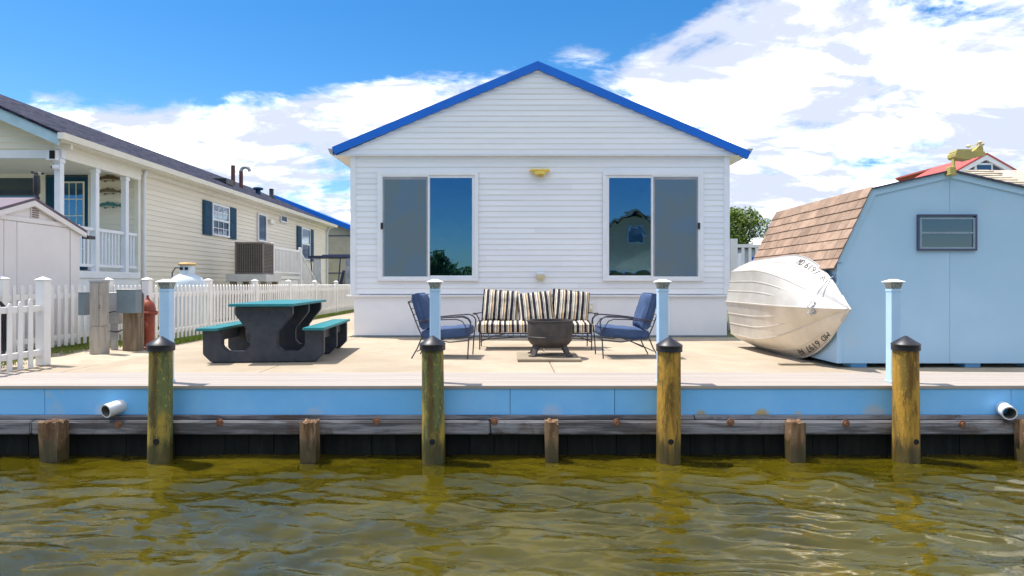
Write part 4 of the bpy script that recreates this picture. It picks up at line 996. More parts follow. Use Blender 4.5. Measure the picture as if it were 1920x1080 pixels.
# trim boards following the gambrel
tw = .085
for s_ in (-1, 1):
    def mx(p): return (p[0], p[1]) if s_ < 0 else (2*SXM-p[0], p[1])
    for A, B in (((SX0-.02, eav-.03), (kx, kz)), ((kx, kz), (SXM, az_))):
        A_, B_ = mx(A), mx(B); dz = tw*1.05 if B[0] == SXM else 0; dx = 0 if B[0] == SXM else tw*1.0
        dx = dx*(1 if s_ < 0 else -1)
        MB().prism(P3([A_, B_, (B_[0]+dx, B_[1]-dz), (A_[0]+dx, A_[1]-dz)]), (0, -.022+(.004 if B[0] == SXM else 0), 0), (0, YS-.013, 0)).build('rake_trim', paleblue, sh)
    MB().box(SX0-.005 if s_ < 0 else SX1-.06, SX0+.06 if s_ < 0 else SX1+.005, YS-.03, YS-.013, zb_, eav-.05, .003).build('corner_trim', paleblue, sh)
    # roof decks
    th = .02
    e0 = mx((SX0-.06, eav-.11)); k0 = mx((kx-.012, kz+.012)); a0 = (SXM, az_+.012)
    MB().prism(P3([e0, k0, (k0[0], k0[1]-.02), (e0[0], e0[1]-.02)]), (0, YB-YS+.12, 0), (0, YS-.06, 0)).build('roof_deck', dark_in if 0 else metal_d, sh)
    MB().prism(P3([k0, a0, (a0[0], a0[1]-.022), (k0[0], k0[1]-.022)]), (0, YB-YS+.12, 0), (0, YS-.06, 0)).build('upper_roof', mat('dark_drip_edge', (.05, .05, .10), rough=.6), sh)
# shingles on the lower left slope (tabs, one by one)
d = Vector((kx-.012-(SX0-.06), 0, kz+.012-(eav-.11))); Ls = d.length; d.normalize(); nr = Vector((-d.z, 0, d.x))
rows = 8; rh = Ls/rows
for r in range(rows):
    yy = YS-.07-random.uniform(0, .15) - (r % 2)*.13
    while yy < YB+.06:
        w_ = random.choice((.235, .262, .29)); ya_, yb2 = max(yy, YS-.075), min(yy+w_-.006, YB+.07); yy += w_
        if yb2-ya_ < .03: continue
        p = Vector((SX0-.06, 0, eav-.11)) + d*(r*rh); t0 = .012+random.uniform(0, .004)
        a_ = p+nr*t0+nr*.003; b_ = p+d*(rh+.02)+nr*.003; b2 = p+d*(rh+.02); a2 = p+nr*.003
        mb = MB(); P_ = [a2, a_, b_, b2]
        jz = random.uniform(-.003, .003)
        pv = [mb.bm.verts.new((q.x, ya_, q.z+(jz if i < 2 else 0))) for i, q in enumerate(P_)]; qv = [mb.bm.verts.new((q.x, yb2, q.z+(jz if i < 2 else 0))) for i, q in enumerate(P_)]
        for k in range(4): mb.bm.faces.new((pv[k], pv[(k+1) % 4], qv[(k+1) % 4], qv[k]))
        mb.bm.faces.new(pv[::-1]); mb.bm.faces.new(qv); mb._recalc = True; mb.build('shingle', shingle_m, sh)
# shed window
X0, X1, Z0, Z1 = (1720-CX)/F*7.87, (1831-CX)/F*7.87, HC+(532-470)/F*7.87, HC+(532-402)/F*7.87
fd = mat('window_alu', (.30, .36, .42), rough=.35, metal=.5); fdk = mat('window_rim', (.07, .08, .15), rough=.4)
w = MB(); yo = YS-.05; tk = .022
w.box(X0, X1, yo, YS-.013, Z1-tk, Z1, .003).box(X0, X1, yo, YS-.013, Z0, Z0+tk, .003).box(X0, X0+tk, yo+.0005, YS-.013, Z0+tk, Z1-tk, .003).box(X1-tk, X1, yo+.0005, YS-.013, Z0+tk, Z1-tk, .003)
fr = w.build('window_frame', fdk, sh)
w = MB(); i0, i1, j0, j1 = X0+tk, X1-tk, Z0+tk, Z1-tk-.02; mid = (j0+j1)/2+.005
w.box(i0, i1, yo+.006, yo+.03, j1-.022, j1, .002).box(i0, i1, yo+.006, yo+.03, mid-.012, mid+.012, .002).box(i0, i1, yo+.006, yo+.03, j0, j0+.024, .002)
w.box(i0, i0+.028, yo+.0065, yo+.03, j0, j1, .002).box(i1-.028, i1, yo+.0065, yo+.03, j0, j1, .002).build('window_sash', fd, fr)
MB().box(i0+.028, i1-.028, yo+.016, yo+.02, mid+.012, j1-.022).build('pane', glass_dark, fr); MB().box(i0+.028, i1-.028, yo+.02, yo+.024, j0+.024, mid-.012).build('pane', glass_dark, fr)
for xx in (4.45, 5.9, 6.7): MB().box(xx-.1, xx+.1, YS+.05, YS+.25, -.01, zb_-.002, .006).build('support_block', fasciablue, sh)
MB().box(SX0+.1, SX1-.1, YS+.9, YB-.1, -.01, zb_-.002).build('skid', dark_in, sh)
# small vents pipe beyond shed - yellow yard lamp with cups
q = AT(1782, 326, 7.83); t = thing('yard_lamp', 'yellow weathered yard lamp on a bracket at the peak of the blue shed', 'lamp', tuple(q))
MB().box(q.x-.035, q.x+.05, 7.79, 7.868, q.z-.01, q.z+.085, .006).build('mount', yellow_m, t)
MB().box(q.x-.045, q.x+.06, 7.785, 7.868, q.z-.018, q.z-.002, .004).build('mount_foot', yellow_m, t)
MB().box(q.x+.02, q.x+.045, 7.80, 7.85, q.z+.06, q.z+.24, .006).build('arm', yellow_m, t)
hs = MB(); zz = q.z
hs.prism([(0, -.0, .205), (.02, 0, .185), (.19, 0, .165), (.24, 0, .20), (.36, 0, .215), (.372, 0, .24), (.36, 0, .265), (.02, 0, .265), (.0, 0, .245)], (0, .15, 0), (q.x+.01, 7.75, zz)); hs.build('lamp_head', yellow_m, t)
MB().prism([(.0, 0, .265), (.02, 0, .295), (.18, 0, .295), (.2, 0, .27)], (0, .13, 0), (q.x+.02, 7.76, zz)).build('lamp_lid', yellow_m, t)
MB().prism([(.22, 0, .267), (.36, 0, .267), (.355, 0, .33), (.31, 0, .345), (.27, 0, .30)], (0, .11, 0), (q.x+.01, 7.77, zz)).build('cup_mount', yellow_m, t)
cz = zz+.37; cx_ = q.x+.325
MB().cyl((cx_, 7.82, zz+.33), (cx_, 7.82, cz+.01), .009, n=8).build('cup_spindle', yellow_pale, t)
for a in (15, 135, 255):
    tip = Vector((cx_+.085*math.cos(R(a)), 7.82+.085*math.sin(R(a)), cz+.012*math.sin(R(a*2))))
    MB().tube([(cx_, 7.82, cz), tip], .005, 6).build('cup_arm', yellow_pale, t)
    MB().lathe([(.001, -.024), (.018, -.017), (.027, 0), (.018, .017), (.001, .024)], tuple(tip), 12).build('wind_cup', yellow_pale, t)

# houses beyond the shed
Yh = 21.
t = thing('red_roof_house', 'far gabled house with red roof and slate blue dormer above the blue shed', 'house', tuple(AT(1850, 532, Yh)))
a, ap, c = AT(1790, 322, Yh), AT(1850, 288, Yh), AT(1910, 322, Yh)
MB().prism([(a.x-.3, 0, a.z-.15), (ap.x, 0, ap.z-.05), (c.x+.3, 0, c.z-.15), (c.x+.3, 0, -.03), (a.x-.3, 0, -.03)], (0, 2.2, 0), (0, Yh+.12, 0)).build('wall', slate_blue, t)
for A, B in ((a, ap), (c, ap)):
    A = A + Vector((-.5 if A is a else .5, 0, -.26))
    MB().prism([(A.x, 0, A.z), (B.x, 0, B.z), (B.x, 0, B.z-.20), (A.x, 0, A.z-.20)], (0, .10, 0), (0, Yh, 0)).build('white_fascia', trim_m, t)
fr = MB().box(AT(1830, 0, Yh).x, AT(1864, 0, Yh).x, Yh+.05, Yh+.12, AT(0, 322, Yh).z, AT(0, 305, Yh).z, .01).build('window_frame', trim_m, t)
MB().box(AT(1834, 0, Yh).x, AT(1860, 0, Yh).x, Yh+.03, Yh+.05, AT(0, 320, Yh).z, AT(0, 309, Yh).z).build('pane', glass_dark, fr)
B0, B1, B2 = AT(1758, 322, Yh+5), AT(1850, 288, Yh), AT(1775, 322, Yh)
mb = MB(); b_ = ap
mb.face([(b_.x, Yh, b_.z), (a.x-.5, Yh, a.z-.26), (a.x-3.6, Yh+6, a.z-.0-.5), (b_.x-3.2, Yh+6, b_.z+.2)])
mb.prism([(b_.x+.0, 0, b_.z+.02), (a.x-.55, 0, a.z-.25), (a.x-.55, 0, a.z-.32), (b_.x, 0, b_.z-.04)], (0, .01, 0), (0, Yh+.0, 0))
mb.bm.free(); mb = MB().prism([(0, 0, 0), (-1.55, 0, -.88), (-1.55, 0, -.94), (0, 0, -.06)], (0, 2.7, 0), (ap.x, Yh-.02, ap.z+.03)); mb.build('roof', roof_red, t)
# red main roof slope facing the camera, running down-left behind the shed peak
0 and MB().prism([(ap.x, Yh+.6, ap.z-.02), (ap.x-2.2, Yh+.6, ap.z-.80), (ap.x-2.2, Yh+5, ap.z-.55), (ap.x-.2, Yh+5, ap.z+.02)], (0, 0, -.12), (0, 0, 0)).build('roof', roof_red, t)
MB().prism([(0, 0, 0), (1.55, 0, -.88), (1.55, 0, -.94), (0, 0, -.06)], (0, 5, 0), (ap.x, Yh-.02, ap.z+.03)).build('roof', roof_red, t)
Yt = 15.
t = thing('tan_roof_house', 'tan shingled roof of a low house beyond the right side of the blue shed', 'house', tuple(AT(1900, 532, Yt)))
a, b = AT(1806, 319, Yt+2.5), AT(2100, 319, Yt+2.5); zb2 = AT(0, 352, Yt).z - .25
mb = MB().prism([(0, Yt, zb2), (0, Yt+2.5, a.z), (0, Yt+5, zb2), (0, Yt+4.9, zb2-.06), (0, Yt+2.5, a.z-.10), (0, Yt+.1, zb2-.06)], (b.x-a.x, 0, 0), (a.x, 0, 0)); mb.build('roof_deck', roof_tan, t)
sl = Vector((0, 2.5, a.z-zb2)); nrw = 12
for i in range(nrw):
    p = Vector((0, Yt, zb2))+sl*(i/nrw); q = Vector((0, Yt, zb2))+sl*((i+1)/nrw)
    xx = a.x - .0
    while xx < 13.9:
        w_ = random.uniform(.28, .42); x2 = min(xx+w_, 14.0)
        if xx < (1935-CX)/F*Yt*1.05:
            MB().prism([(0, p.y-.01, p.z+.035), (0, q.y, q.z+.008), (0, q.y, q.z), (0, p.y-.01, p.z)], (x2-xx-.01, 0, 0), (xx, 0, 0)).build('shingle', roof_tan_r, t) if 0 else \
            MB().prism([(0, p.y-.01, p.z+.035), (0, q.y, q.z+.008), (0, q.y, q.z), (0, p.y-.01, p.z)], (x2-xx-.01, 0, 0), (xx, 0, 0)).build('shingle', mat('tan_tab', (.50, .43, .33), (.40, .34, .26), rough=.95, rand=.25), t)
        xx += w_
MB().box(a.x+.3, b.x, Yt+.3, Yt+4.7, -.03, zb2-.05).build('wall', cream, t)
Yq = 24.
t = thing('grey_garage', 'grey blue building glimpsed through the white deck balusters', 'building', tuple(AT(1420, 532, Yq)))
MB().box(AT(1395, 0, Yq).x, AT(1470, 0, Yq).x+2, Yq, Yq+5, -.03, AT(0, 466, Yq).z).build('wall', grey_wall, t)
MB().box(AT(1392, 0, Yq).x, AT(1470, 0, Yq).x+2.1, Yq-.1, Yq+5.1, AT(0, 466, Yq).z, AT(0, 461, Yq).z).build('roof', roof_navy, t)
MB().box(AT(1408, 0, Yq).x, AT(1424, 0, Yq).x, Yq-.04, Yq, AT(0, 500, Yq).z, AT(0, 482, Yq).z).build('door_panel', bluepaint, t)

# ------------------------------------------------------------ TREES
def tree(name, lb, base, h, rx, rz, n, leaf=.12, group=None, clumps=14):
    t = thing(name, lb, 'tree', base, 0, group); B = Vector(base)
    mb = MB(); mb.tube([B, B+Vector((.1, 0, h*.3)), B+Vector((-.05, .1, h*.6)), B+Vector((0, 0, h*.85))], [h*.035, h*.028, h*.018, h*.008], 8)
    cs = []
    for i in range(clumps):
        a = random.uniform(0, 2*PI); rr = rx*random.uniform(.15, .85); zz = h-rz+random.uniform(-.85, .80)*rz; k = math.sqrt(max(.1, 1-((zz-h+rz)/rz)**2))
        c_ = B+Vector((rr*k*math.cos(a), rr*k*math.sin(a), zz)); cs.append((c_, random.uniform(.25, .42)*rx))
        mb.tube([B+Vector((0, 0, h*.45)), (B+Vector((0, 0, h*.55))+c_)/2, c_], [h*.012, h*.009, h*.004], 6)
    mb.build('trunk', bark, t)
    b = bmesh.new()
    for i in range(n):
        c_, r_ = random.choice(cs); v = Vector((random.gauss(0, 1), random.gauss(0, 1), random.gauss(0, .8))).normalized()*r_*random.uniform(.55, 1.08)
        p = c_+v; s_ = leaf*random.uniform(.6, 1.3)
        e = Euler((random.uniform(-1.1, 1.1), random.uniform(-1.1, 1.1), random.uniform(0, 6.3))).to_matrix()
        vs = [b.verts.new(p+e@Vector(q)) for q in ((-s_*.5, 0, 0), (0, -s_*.28, .1*s_), (s_*.6, 0, 0), (0, s_*.28, .1*s_))]; b.faces.new(vs)
    m = MB(); m.bm.free(); m.bm = b; m.build('crown', foliage, t); return t
q = AT(1396, 532, 38.)
tree('leafy_tree', 'green leafy tree between the white house and the shingled shed roof', (q.x-.4, 38, 0), 5.5, 2.1, 1.5, 9000, .15, clumps=18)

# ------------------------------------------------------------ PICNIC TABLE
t = thing('picnic_table', 'black recycled plastic picnic table with teal top and attached teal benches', 'picnic table', (-3.316, 8.40, 0), R(5.0))
half = [(0, .0), (.68, 0), (.79, .11), (.79, .43), (.54, .43), (.54, .22), (.46, .15), (.25, .15), (.18, .22), (.18, .385), (.376, .64), (.376, .75), (0, .75)]
outl = half[1:-1] + [(-a, b) for a, b in reversed(half[1:-1])]
for yy in (0.0, .93, 1.78):
    pl = MB(); pl.prism([(a, 0, b) for a, b in outl], (0, .10, 0), (0, yy, .004))
    bmesh.ops.bevel(pl.bm, geom=[e for e in pl.bm.edges if e.is_manifold and e.calc_face_angle(0) > .5], offset=.010, segments=2, affect='EDGES')
    pl.build('support_plate', table_blk, t, world=False)
def plank(x0_, x1_, y0_, y1_, z0_, z1_, ch=.08):
    mb = MB().prism([(x0_, y0_+ch*.6, 0), (x0_+ch*.6, y0_, 0), (x1_-ch*.6, y0_, 0), (x1_, y0_+ch*.6, 0), (x1_, y1_-ch*.6, 0), (x1_-ch*.6, y1_, 0), (x0_+ch*.6, y1_, 0), (x0_, y1_-ch*.6, 0)], (0, 0, z1_-z0_), (0, 0, z0_))
    bmesh.ops.bevel(mb.bm, geom=mb.bm.edges[:], offset=.006, segments=2, affect='EDGES'); return mb
plank(-.42, .42, -.18, 2.08, .758, .793).build('table_top', teal_top, t, world=False)
for s_ in (-1, 1):
    a, b = sorted((s_*.54, s_*.83)); plank(a, b, -.16, 1.95, .438, .473, .05).build('bench_seat', teal_top, t, world=False)
MB().box(-.03, .03, .1, 1.78, .55, .75, .005).build('centre_beam', table_blk, t, world=False)
for s_ in (-1, 1): MB().box(s_*.67-.03, s_*.67+.03, .1, 1.78, .28, .43, .005).build('bench_beam', table_blk, t, world=False)

# ------------------------------------------------------------ CUSHIONS
def cushion(w, h, d, puff=.35, seed=0, n=12, wr=.008):
    b = bmesh.new(); bmesh.ops.create_cube(b, size=2); bmesh.ops.subdivide_edges(b, edges=b.edges[:], cuts=n, use_grid_fill=True)
    for v in b.verts:
        u, q, s_ = v.co.x, v.co.y, v.co.z
        e = max(abs(u), abs(q)); edge = (1-abs(u)**5)*(1-abs(q)**5)
        tz = (1-puff)+puff*max(0, edge)**.6
        r_ = 1-.05*abs(s_)**3*(1 if e > .9 else 0)
        pin = 1-.035*(1-abs(u)**2)*(abs(q)**3); pin2 = 1-.035*(1-abs(q)**2)*(abs(u)**3)
        nn = mnoise.noise(Vector((u*2.5+seed*7, q*2.5, s_*1.5+seed)))
        n2_ = mnoise.noise(Vector((u*6+seed*3, q*6, s_)))
        v.co = Vector((u*w/2*r_*pin2*(1-.25*0) + nn*wr, q*h/2*r_*pin + nn*wr, s_*d/2*tz*(1+nn*.12) + n2_*wr*.7))
    m = MB(); m.bm.free(); m.bm = b; m.smooth = True; return m
def welt(w, h, z_, r=.006, seed=0):
    pts = []
    N = 14
    for k in range(4):
        for i in range(N):
            f = -1+2*i/N; c = [(f, -1), (1, f), (-f, 1), (-1, -f)][k]
            u, q = c; rr = .975
            pts.append((u*w/2*rr, q*h/2*rr, z_+.006*mnoise.noise(Vector((u*3+seed, q*3, 0)))))
    return MB().tube(pts, r, 6, close=True)

# ------------------------------------------------------------ PATIO CHAIRS
def make_chair(lb, loc, rz):
    t = thing('patio_chair', lb, 'chair', loc, rz, 'wrought iron patio armchairs'); r = .0095
    for s_ in (-1, 1):
        y_ = s_*.29
        # arm and front leg are one bent rod; rear leg
        arm = []
        for k in range(9):
            a = R(90*k/8); arm.append((.28+.12*math.sin(a), y_, .50+.10*math.cos(a)))
        MB().tube([(.355, y_, 0)]+[(.37, y_, .25)]+arm[::-1]+[(.1, y_, .588), (-.12, y_, .565), (-.33, y_, .535)], r, 8).build('arm', metal_d, t, world=False)
        MB().tube([(.33, y_-.0, 0+.36), (.33, y_, .45), (.28, y_, .53), (.20, y_, .558), (-.05, y_, .55), (-.30, y_, .515)], r*.8, 8).build('arm_brace', metal_d, t, world=False)
        MB().tube([(-.30, y_*.95, .30), (-.36, y_*.97, .15), (-.445, y_, 0)], r, 8).build('leg', metal_d, t, world=False)
        MB().tube([(.36, y_, .26), (.1, y_, .235), (-.30, y_*.95, .29)], r, 8).build('seat_rail', metal_d, t, world=False)
        MB().tube([(-.28, y_*.93, .27), (-.36, y_*.93, .45), (-.44, y_*.9, .66), (-.50, y_*.85, .80)], r, 8).build('back_post', metal_d, t, world=False)
        MB().tube([(-.05, y_*.95, .24), (-.20, y_*.96, .18), (-.37, y_*.97, .10)], r*.8, 6).build('leg_brace', metal_d, t, world=False)
    for k in range(6):
        z_ = .36+.085*k; x_ = -.32-.19*(z_-.36)/.44
        MB().tube([(x_, -.265, z_), (x_-.012, 0, z_), (x_, .265, z_)], .005, 6).build('back_slat', metal_d, t, world=False)
    MB().tube([(-.50, -.247, .80), (-.51, 0, .81), (-.50, .247, .80)], r, 8).build('top_bar', metal_d, t, world=False)
    MB().tube([(.36, -.29, .26), (.36, .29, .26)], r, 8).build('front_bar', metal_d, t, world=False)
    c = cushion(.68, .54, .17, .25, 1).build('seat_cushion', cush_blue, t, world=False); c.location = (.035, 0, .355); c.rotation_euler = (0, R(-5), 0)
    welt(.68, .54, .055).build('piping', cush_blue, c, world=False)
    c = cushion(.53, .52, .19, .45, 2).build('back_cushion', cush_blue, t, world=False)
    c.location = (-.325, 0, .665); c.rotation_euler = (R(0), R(-108), 0)
    welt(.53, .52, .04).build('piping', cush_blue, c, world=False); welt(.53, .52, -.04).build('piping', cush_blue, c, world=False)
    return t
ch = make_chair('wrought iron armchair with navy cushions on the left, facing the fire pit', (-.93, 9.10, 0), R(-4))
dup(ch, (1.66, 9.13, 0), R(183), 'wrought iron armchair with blue cushions on the right, facing the fire pit')

# ------------------------------------------------------------ SOFA
t = thing('patio_sofa', 'wrought iron patio sofa frame against the white house', 'sofa', (.415, 10.0, 0)); t['label'] = 'wrought iron patio sofa with black, cream and tan striped cushions'
r = .010
for s_ in (-1, 1):
    x_ = s_*.90
    for nm, pth in (('leg', [(x_, .03, 0), (x_, .03, .42), (x_*1.02, .05, .52)]), ('leg', [(x_, .62, 0), (x_, .56, .30)]), ('arm', [(x_*1.02, .03, .50), (x_*1.05, -.02, .56), (x_*1.05, .05, .585), (x_*1.03, .30, .58), (x_*1.0, .60, .57)]),
                    ('back_post', [(x_*.98, .52, .27), (x_*.98, .62, .60), (x_*.96, .68, .85)]), ('seat_rail', [(x_, .03, .26), (x_, .58, .26)])):
        MB().tube(pth, r, 8).build(nm, metal_d, t, world=False)
    MB().tube([(x_*1.03, -.04, .585), (x_*1.10, -.05, .59), (x_*1.12, .02, .575), (x_*1.06, .04, .57)], r, 8).build('arm_scroll', metal_d, t, world=False)
    MB().tube([(x_, .03, .12), (x_*.75, .04, .22), (x_*.55, .04, .25)], r*.8, 6).build('leg_brace', metal_d, t, world=False)
MB().tube([(-.9, .03, .26), (.9, .03, .26)], r, 8).build('front_bar', metal_d, t, world=False)
MB().tube([(-.9, .05, .16), (-.3, .05, .20), (.3, .05, .20), (.9, .05, .16)], r*.8, 8).build('apron_bar', metal_d, t, world=False)
MB().tube([(-.87, .68, .85), (.87, .68, .85)], r, 8).build('top_bar', metal_d, t, world=False)
for i in range(9):
    xx = -.8+i*.2; MB().tube([(xx+.045*math.cos(a), .035, .235+.028*math.sin(a)) for a in [2*PI*k/12 for k in range(12)]], .005, 6, close=True).build('scroll', metal_d, t, world=False)
for i, (cx0, w_) in enumerate(((-.48, .95), (.48, .95))):
    c = cushion(w_, .60, .165, .22, 4+i, 14, .012).build('seat_cushion', stripe_m, t, world=False); c.location = (cx0, .27, .365); c.rotation_euler = (R(3), 0, 0)
    welt(w_, .60, .05, .006, i).build('piping', stripe_m, c, world=False)
for i, (cx0, w_, rz_, dz) in enumerate(((-.575, .60, 4, .015), (.01, .58, -5.5, -.02), (.60, .62, 6, .012))):
    c = cushion(w_, .56, .24, .72, 8+i, 14, .014).build('back_cushion', stripe_m, t, world=False)
    c.location = (cx0, .47-.05*(i % 2), .665+dz); c.rotation_euler = (R(72), R(rz_), 0)
    welt(w_, .56, .02, .007, i+3).build('piping', stripe_m, c, world=False)

# ------------------------------------------------------------ FIRE PIT
c = ((1031-CX)/F*8.95, 8.95, 0)
t = thing('stone_pad', 'flat tan paver slab under the fire pit', 'slab', (c[0], 8.9, 0))
MB().box(c[0]-.47, c[0]+.40, 8.46, 9.40, -.002, .038, .006).build('pad_slab', seat_wood, t)
t = thing('fire_pit', 'round blackened steel fire pit bowl on splayed legs', 'fire pit', (c[0], 8.95, .04))
MB().lathe([(.10, .13), (.20, .14), (.27, .175), (.315, .23), (.325, .29), (.322, .50), (.335, .507), (.335, .52), (.30, .52), (.298, .50), (.29, .28), (.2, .22), (.001, .20)], (c[0], 8.95, .02), 48).build('bowl', pit_m, t)
MB().lathe([(.327, .285), (.333, .29), (.327, .297)], (c[0], 8.95, .02), 48).build('seam_ring', pit_m, t)
for a in (40, 140, 220, 320):
    dx, dy = math.cos(R(a)), math.sin(R(a)); ps = []
    mb = MB(); tn = Vector((-dy, dx, 0))
    A = [Vector((c[0]+dx*rr, 8.95+dy*rr, zz)) for rr, zz in ((.20, .19), (.27, .12), (.32, .045), (.37, .04), (.37, .055), (.33, .06), (.29, .14), (.26, .21))]
    b = bmesh.new(); f = b.faces.new([b.verts.new(p-tn*.045) for p in A]); rr_ = bmesh.ops.extrude_face_region(b, geom=[f])
    bmesh.ops.translate(b, vec=tn*.09, verts=[q for q in rr_['geom'] if isinstance(q, bmesh.types.BMVert)]); bmesh.ops.recalc_face_normals(b, faces=b.faces[:]); mb.merge(b)
    mb.build('leg', pit_m, t)

# ------------------------------------------------------------ BOAT lying on its side
BX = 4.075; BZ = .755; YST = 10.55; YBO = 7.50
bt = thing('rowing_boat', 'aluminium rowing boat resting on its side against the blue shed', 'boat', (BX-.3, 9.1, 0))
bt['label'] = 'white and tan aluminium rowing boat lying on its side by the blue shed'
def sect(t_):
    f = max(0, (t_-.42)/.58); B = .725*(1-.06*(1-t_)**2)*(1-f**2.55); g_ = max(0, (t_-.30)/.70)
    Cw = .50*(1-g_**1.7)*1.0; Dk = .44*(1-max(0, (t_-.60)/.40)**2.6)*1.0; Dc = (.36-.22*g_**1.5)*(1-max(0, (t_-.72)/.28)**2)
    return max(B, .004), max(min(Cw, B*.86), .002), max(Dk, .003), max(min(Dc, Dk*.86), .001)
def hull(t_, s_):
    """t 0 stern..1 bow, s -1 lower gunwale..0 keel..1 upper gunwale"""
    B, C_, Dk, Dc = sect(t_); a = abs(s_); sg = 1 if s_ >= 0 else -1
    P0 = (0., Dk); P1 = (C_*.55, Dk*.985-.0*(Dk-Dc)); P2 = (C_, Dc); P3_ = (B, 0.)
    # keel->chine quadratic-ish, chine->gunwale slightly flared
    if a < .55:
        u = a/.55; h = P0[0]*(1-u)**2+2*u*(1-u)*(C_*.62)+u*u*P2[0]; dd = P0[1]*(1-u)**2+2*u*(1-u)*(Dk*.84)+u*u*P2[1]
    else:
        u = (a-.55)/.45; m_h = C_+(B-C_)*.62; m_d = Dc*.55+.01
        h = P2[0]*(1-u)**2+2*u*(1-u)*m_h+u*u*P3_[0]; dd = P2[1]*(1-u)**2+2*u*(1-u)*m_d+u*u*P3_[1]
    yy = YST+(YBO-YST)*t_ + .13*(dd/.44)*max(0, (t_-.72)/.28)   # stem rakes back
    rk = BZ + sg*h*(1.06 if sg < 0 else 1.)
    return Vector((BX-dd+ .02*(1-t_), yy, rk + .0*t_))
NT, NS = 60, 48; mb = MB(); G = [[mb.bm.verts.new(hull(i/NT, -1+2*j/NS)) for j in range(NS+1)] for i in range(NT+1)]
for i in range(NT):
    for j in range(NS): mb.bm.faces.new((G[i][j], G[i+1][j], G[i+1][j+1], G[i][j+1]))
bmesh.ops.recalc_face_normals(mb.bm, faces=mb.bm.faces[:])
mb.smooth = True; ho = mb.build('hull', alu, bt); ho.data.set_sharp_from_angle(angle=R(17)); md = ho.modifiers.new('thickness', 'SOLIDIFY'); md.thickness = .006; md.offset = 0
mb = MB(); mb.face([hull(0, -1+2*j/24) + Vector((0, .003, 0)) for j in range(25)]); mb.build('transom', alu, bt)
def line_on(s_, t0, t1, r, nm, m_, n=40, off=.0, taper=True):
    pts = []; rs = []
    for k in range(n+1):
        t_ = t0+(t1-t0)*k/n; p = hull(t_, s_); pts.append(p+Vector((-off, 0, 0))); rs.append(r*(1 if not taper else max(.25, min(1, 6*(1-k/n)))))
    return MB().tube(pts, rs, 8).build(nm, m_, bt)
line_on(1, 0, .995, .014, 'gunwale', alu_strip); line_on(-1, 0, .995, .014, 'gunwale', alu_strip)
line_on(.0, 0, .99, .014, 'keel_strip', alu, off=.004)
for s_, t1 in ((.17, .66), (.34, .74), (-.17, .66), (-.34, .74)): line_on(s_, 0, t1, .012, 'strake', alu, off=.0)
for s_ in (.56, -.56): line_on(s_, 0, .955, .011, 'chine_rib', alu, off=.002)
for s_ in (.80, -.80): line_on(s_, 0, .93, .007, 'side_rib', alu, off=.001)
for t_ in (.3, .62):
    B, C_, Dk, Dc = sect(t_); MB().box(BX-Dk*.6, BX-Dk*.6+.02, YST+(YBO-YST)*t_-.12, YST+(YBO-YST)*t_+.12, BZ-C_*.9, BZ+C_*.9).build('thwart', alu, bt)
# bow casting
q = hull(1, 0); MB().prism([(-.10, 0, -.10), (-.13, 0, 0), (-.10, 0, .10), (.02, 0, .03), (.03, 0, 0), (.02, 0, -.03)], (0, .03, 0), (q.x+.0, q.y-.012, q.z)).build('bow_cap', alu_strip, bt) if 0 else \
   MB().tube([hull(.95, 1), hull(.975, 1), q+Vector((.012, -.012, 0)), hull(.975, -1), hull(.95, -1)], .018, 8).build('bow_cap', alu_strip, bt)
# registration numbers wrapped on the hull
def reg_text(side, t0, t1, s0, s1, flip):
  L_ = t1-t0
  for word, f0, f1 in (('MD', 0, .19), ('6197', .28, .70), ('AF', .79, 1.)): reg_word(side, t0+L_*(1-f1 if flip else f0), t0+L_*(1-f0 if flip else f1), s0, s1, flip, word)
def reg_word(side, t0, t1, s0, s1, flip, word):
    cu = bpy.data.curves.new('reg', 'FONT'); cu.body = word; cu.size = 1; cu.resolution_u = 3
    tmp = bpy.data.objects.new('reg_tmp', cu); COL.objects.link(tmp)
    dg = bpy.context.evaluated_depsgraph_get(); me_ = bpy.data.meshes.new_from_object(tmp.evaluated_get(dg))
    bpy.data.objects.remove(tmp)
    b = bmesh.new(); b.from_mesh(me_); bmesh.ops.triangulate(b, faces=b.faces[:]); bmesh.ops.subdivide_edges(b, edges=[e for e in b.edges if e.calc_length() > .15], cuts=2)
    b.verts.ensure_lookup_table()
    xs_ = [v.co.x for v in b.verts]; ys_ = [v.co.y for v in b.verts]; xa_, xb_ = min(xs_), max(xs_); ya_, yb_ = min(ys_), max(ys_)
    for v in b.verts:
        u = (v.co.x-xa_)/(xb_-xa_); w_ = (v.co.y-ya_)/(yb_-ya_)
        if flip: u = 1-u
        tt = t0+(t1-t0)*u; ss = (s0+(s1-s0)*w_)*side
        p = hull(tt, ss); du = hull(tt+.004, ss)-p; dv = hull(tt, ss+.01)-p; n_ = du.cross(dv).normalized()
        if n_.dot(Vector((0, 0, HC))-p+Vector((-6, 0, 3*side))) < 0: n_ = -n_
        if n_.x > 0: n_ = -n_
        v.co = p+n_*.008
    m = MB(); m.bm.free(); m.bm = b; m.build('registration_number', ink, bt)
reg_text(1, .62, .87, .84, .95, False); reg_text(-1, .62, .87, .84, .95, True)
MB().box(0, .001, 0, .001, 0, .001)
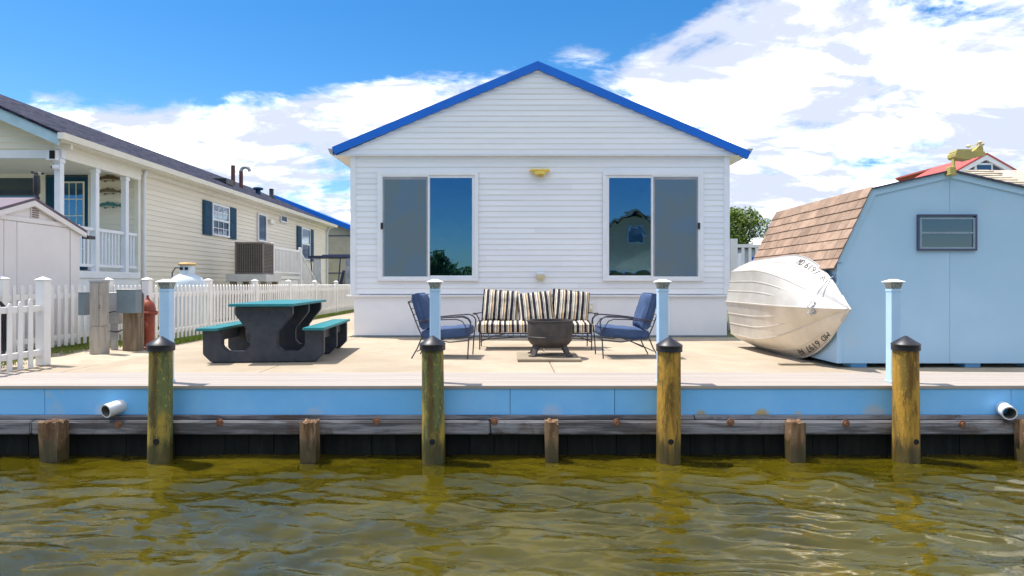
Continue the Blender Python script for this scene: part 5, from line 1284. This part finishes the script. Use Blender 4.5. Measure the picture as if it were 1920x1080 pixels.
# strap and hook
p0 = hull(.86, .95)+Vector((-.02, -.02, .01)); p1 = hull(.875, .25)+Vector((-.02, -.02, 0)); p2 = hull(.86, -.25)+Vector((-.03, -.02, 0))
st = thing('tie_rope', 'twisted tie rope with knotted hook hanging across the boat bow', 'rope', tuple(p1))
MB().tube([p0+Vector((.16, 0, .10)), p0, (p0+p1)/2+Vector((-.03, -.02, 0)), p1], .007, 6).build('line', rope_m, st)
mb = MB(); mb.tube([p1+Vector((.0+.035*math.sin(k*.9), -.02, -.05*k*.25+.01*math.cos(k*2.1))) for k in range(14)], .009, 6)
mb.tube([p1+Vector((-.05+.03*math.sin(k*1.3), -.015, .02-.02*k)) for k in range(10)], .007, 6); mb.build('knot', rope_m, st)
MB().tube([p1+Vector((.0+.022*math.cos(a), -.03, -.12+.03*math.sin(a))) for a in [2*PI*k/14 for k in range(14)]], .006, 6, close=True).build('hook', galv, st)
t = thing('timber_batten', 'thin grey board lying on the concrete under the boat', 'board', (BX-.2, 8.1, 0))
MB().box(3.52, 4.0, 8.12, 8.2, .0, .022, .004).build('board', seat_wood, t)

# ------------------------------------------------------------ ACROSS THE CANAL (seen mirrored in the window glass)
t = thing('canal_house', 'tan gabled house across the canal, seen mirrored in the right window glass', 'house', (9.6, -24, 0))
MB().prism([(4.8, 0, 0), (14.4, 0, 0), (14.4, 0, 4.2), (9.6, 0, 6.4), (4.8, 0, 4.2)], (0, -8, 0), (0, -23, -.1)).build('wall', tan_house, t)
for s_ in (-1, 1): MB().prism([(9.6, 0, 6.7), (9.6+s_*5.3, 0, 4.2), (9.6+s_*5.3, 0, 4.0), (9.6, 0, 6.45)], (0, -8.6, 0), (0, -22.6, 0)).build('roof', roof_tan, t)
for (xx, zz) in ((6.6, 2.9), (9.6, 4.9), (12.4, 2.9), (8.2, 1.0), (11, 1.0)):
    fr = MB().box(xx-.6, xx+.6, -23, -22.93, zz-.7, zz+.6).build('window_frame', trim_m, t); MB().box(xx-.5, xx+.5, -22.93, -22.9, zz-.6, zz+.5).build('pane', glass_dark, fr)
MB().box(4.6, 14.6, -23, -21.6, 2.0, 2.15).build('balcony', trim_m, t)
for i, (xx, yy, hh) in enumerate(((-6.5, -29, 3.9), (-3.9, -30, 3.1), (-10.5, -30, 4.0))):
    tree('bank_tree', ['bushy tree across the canal mirrored in the left window', 'smaller bushy tree across the canal mirrored in the left window', 'outer bushy tree across the canal at the far left'][i], (xx, yy, -.1), hh, 2.0, 1.4, 2500, .3, 'trees across the canal')
tag(MB().box(-60, 60, -21.0, -20.9, -1.4, .0).build('far_bulkhead', waler_m), 'timber bulkhead along the opposite canal bank', 'bulkhead')
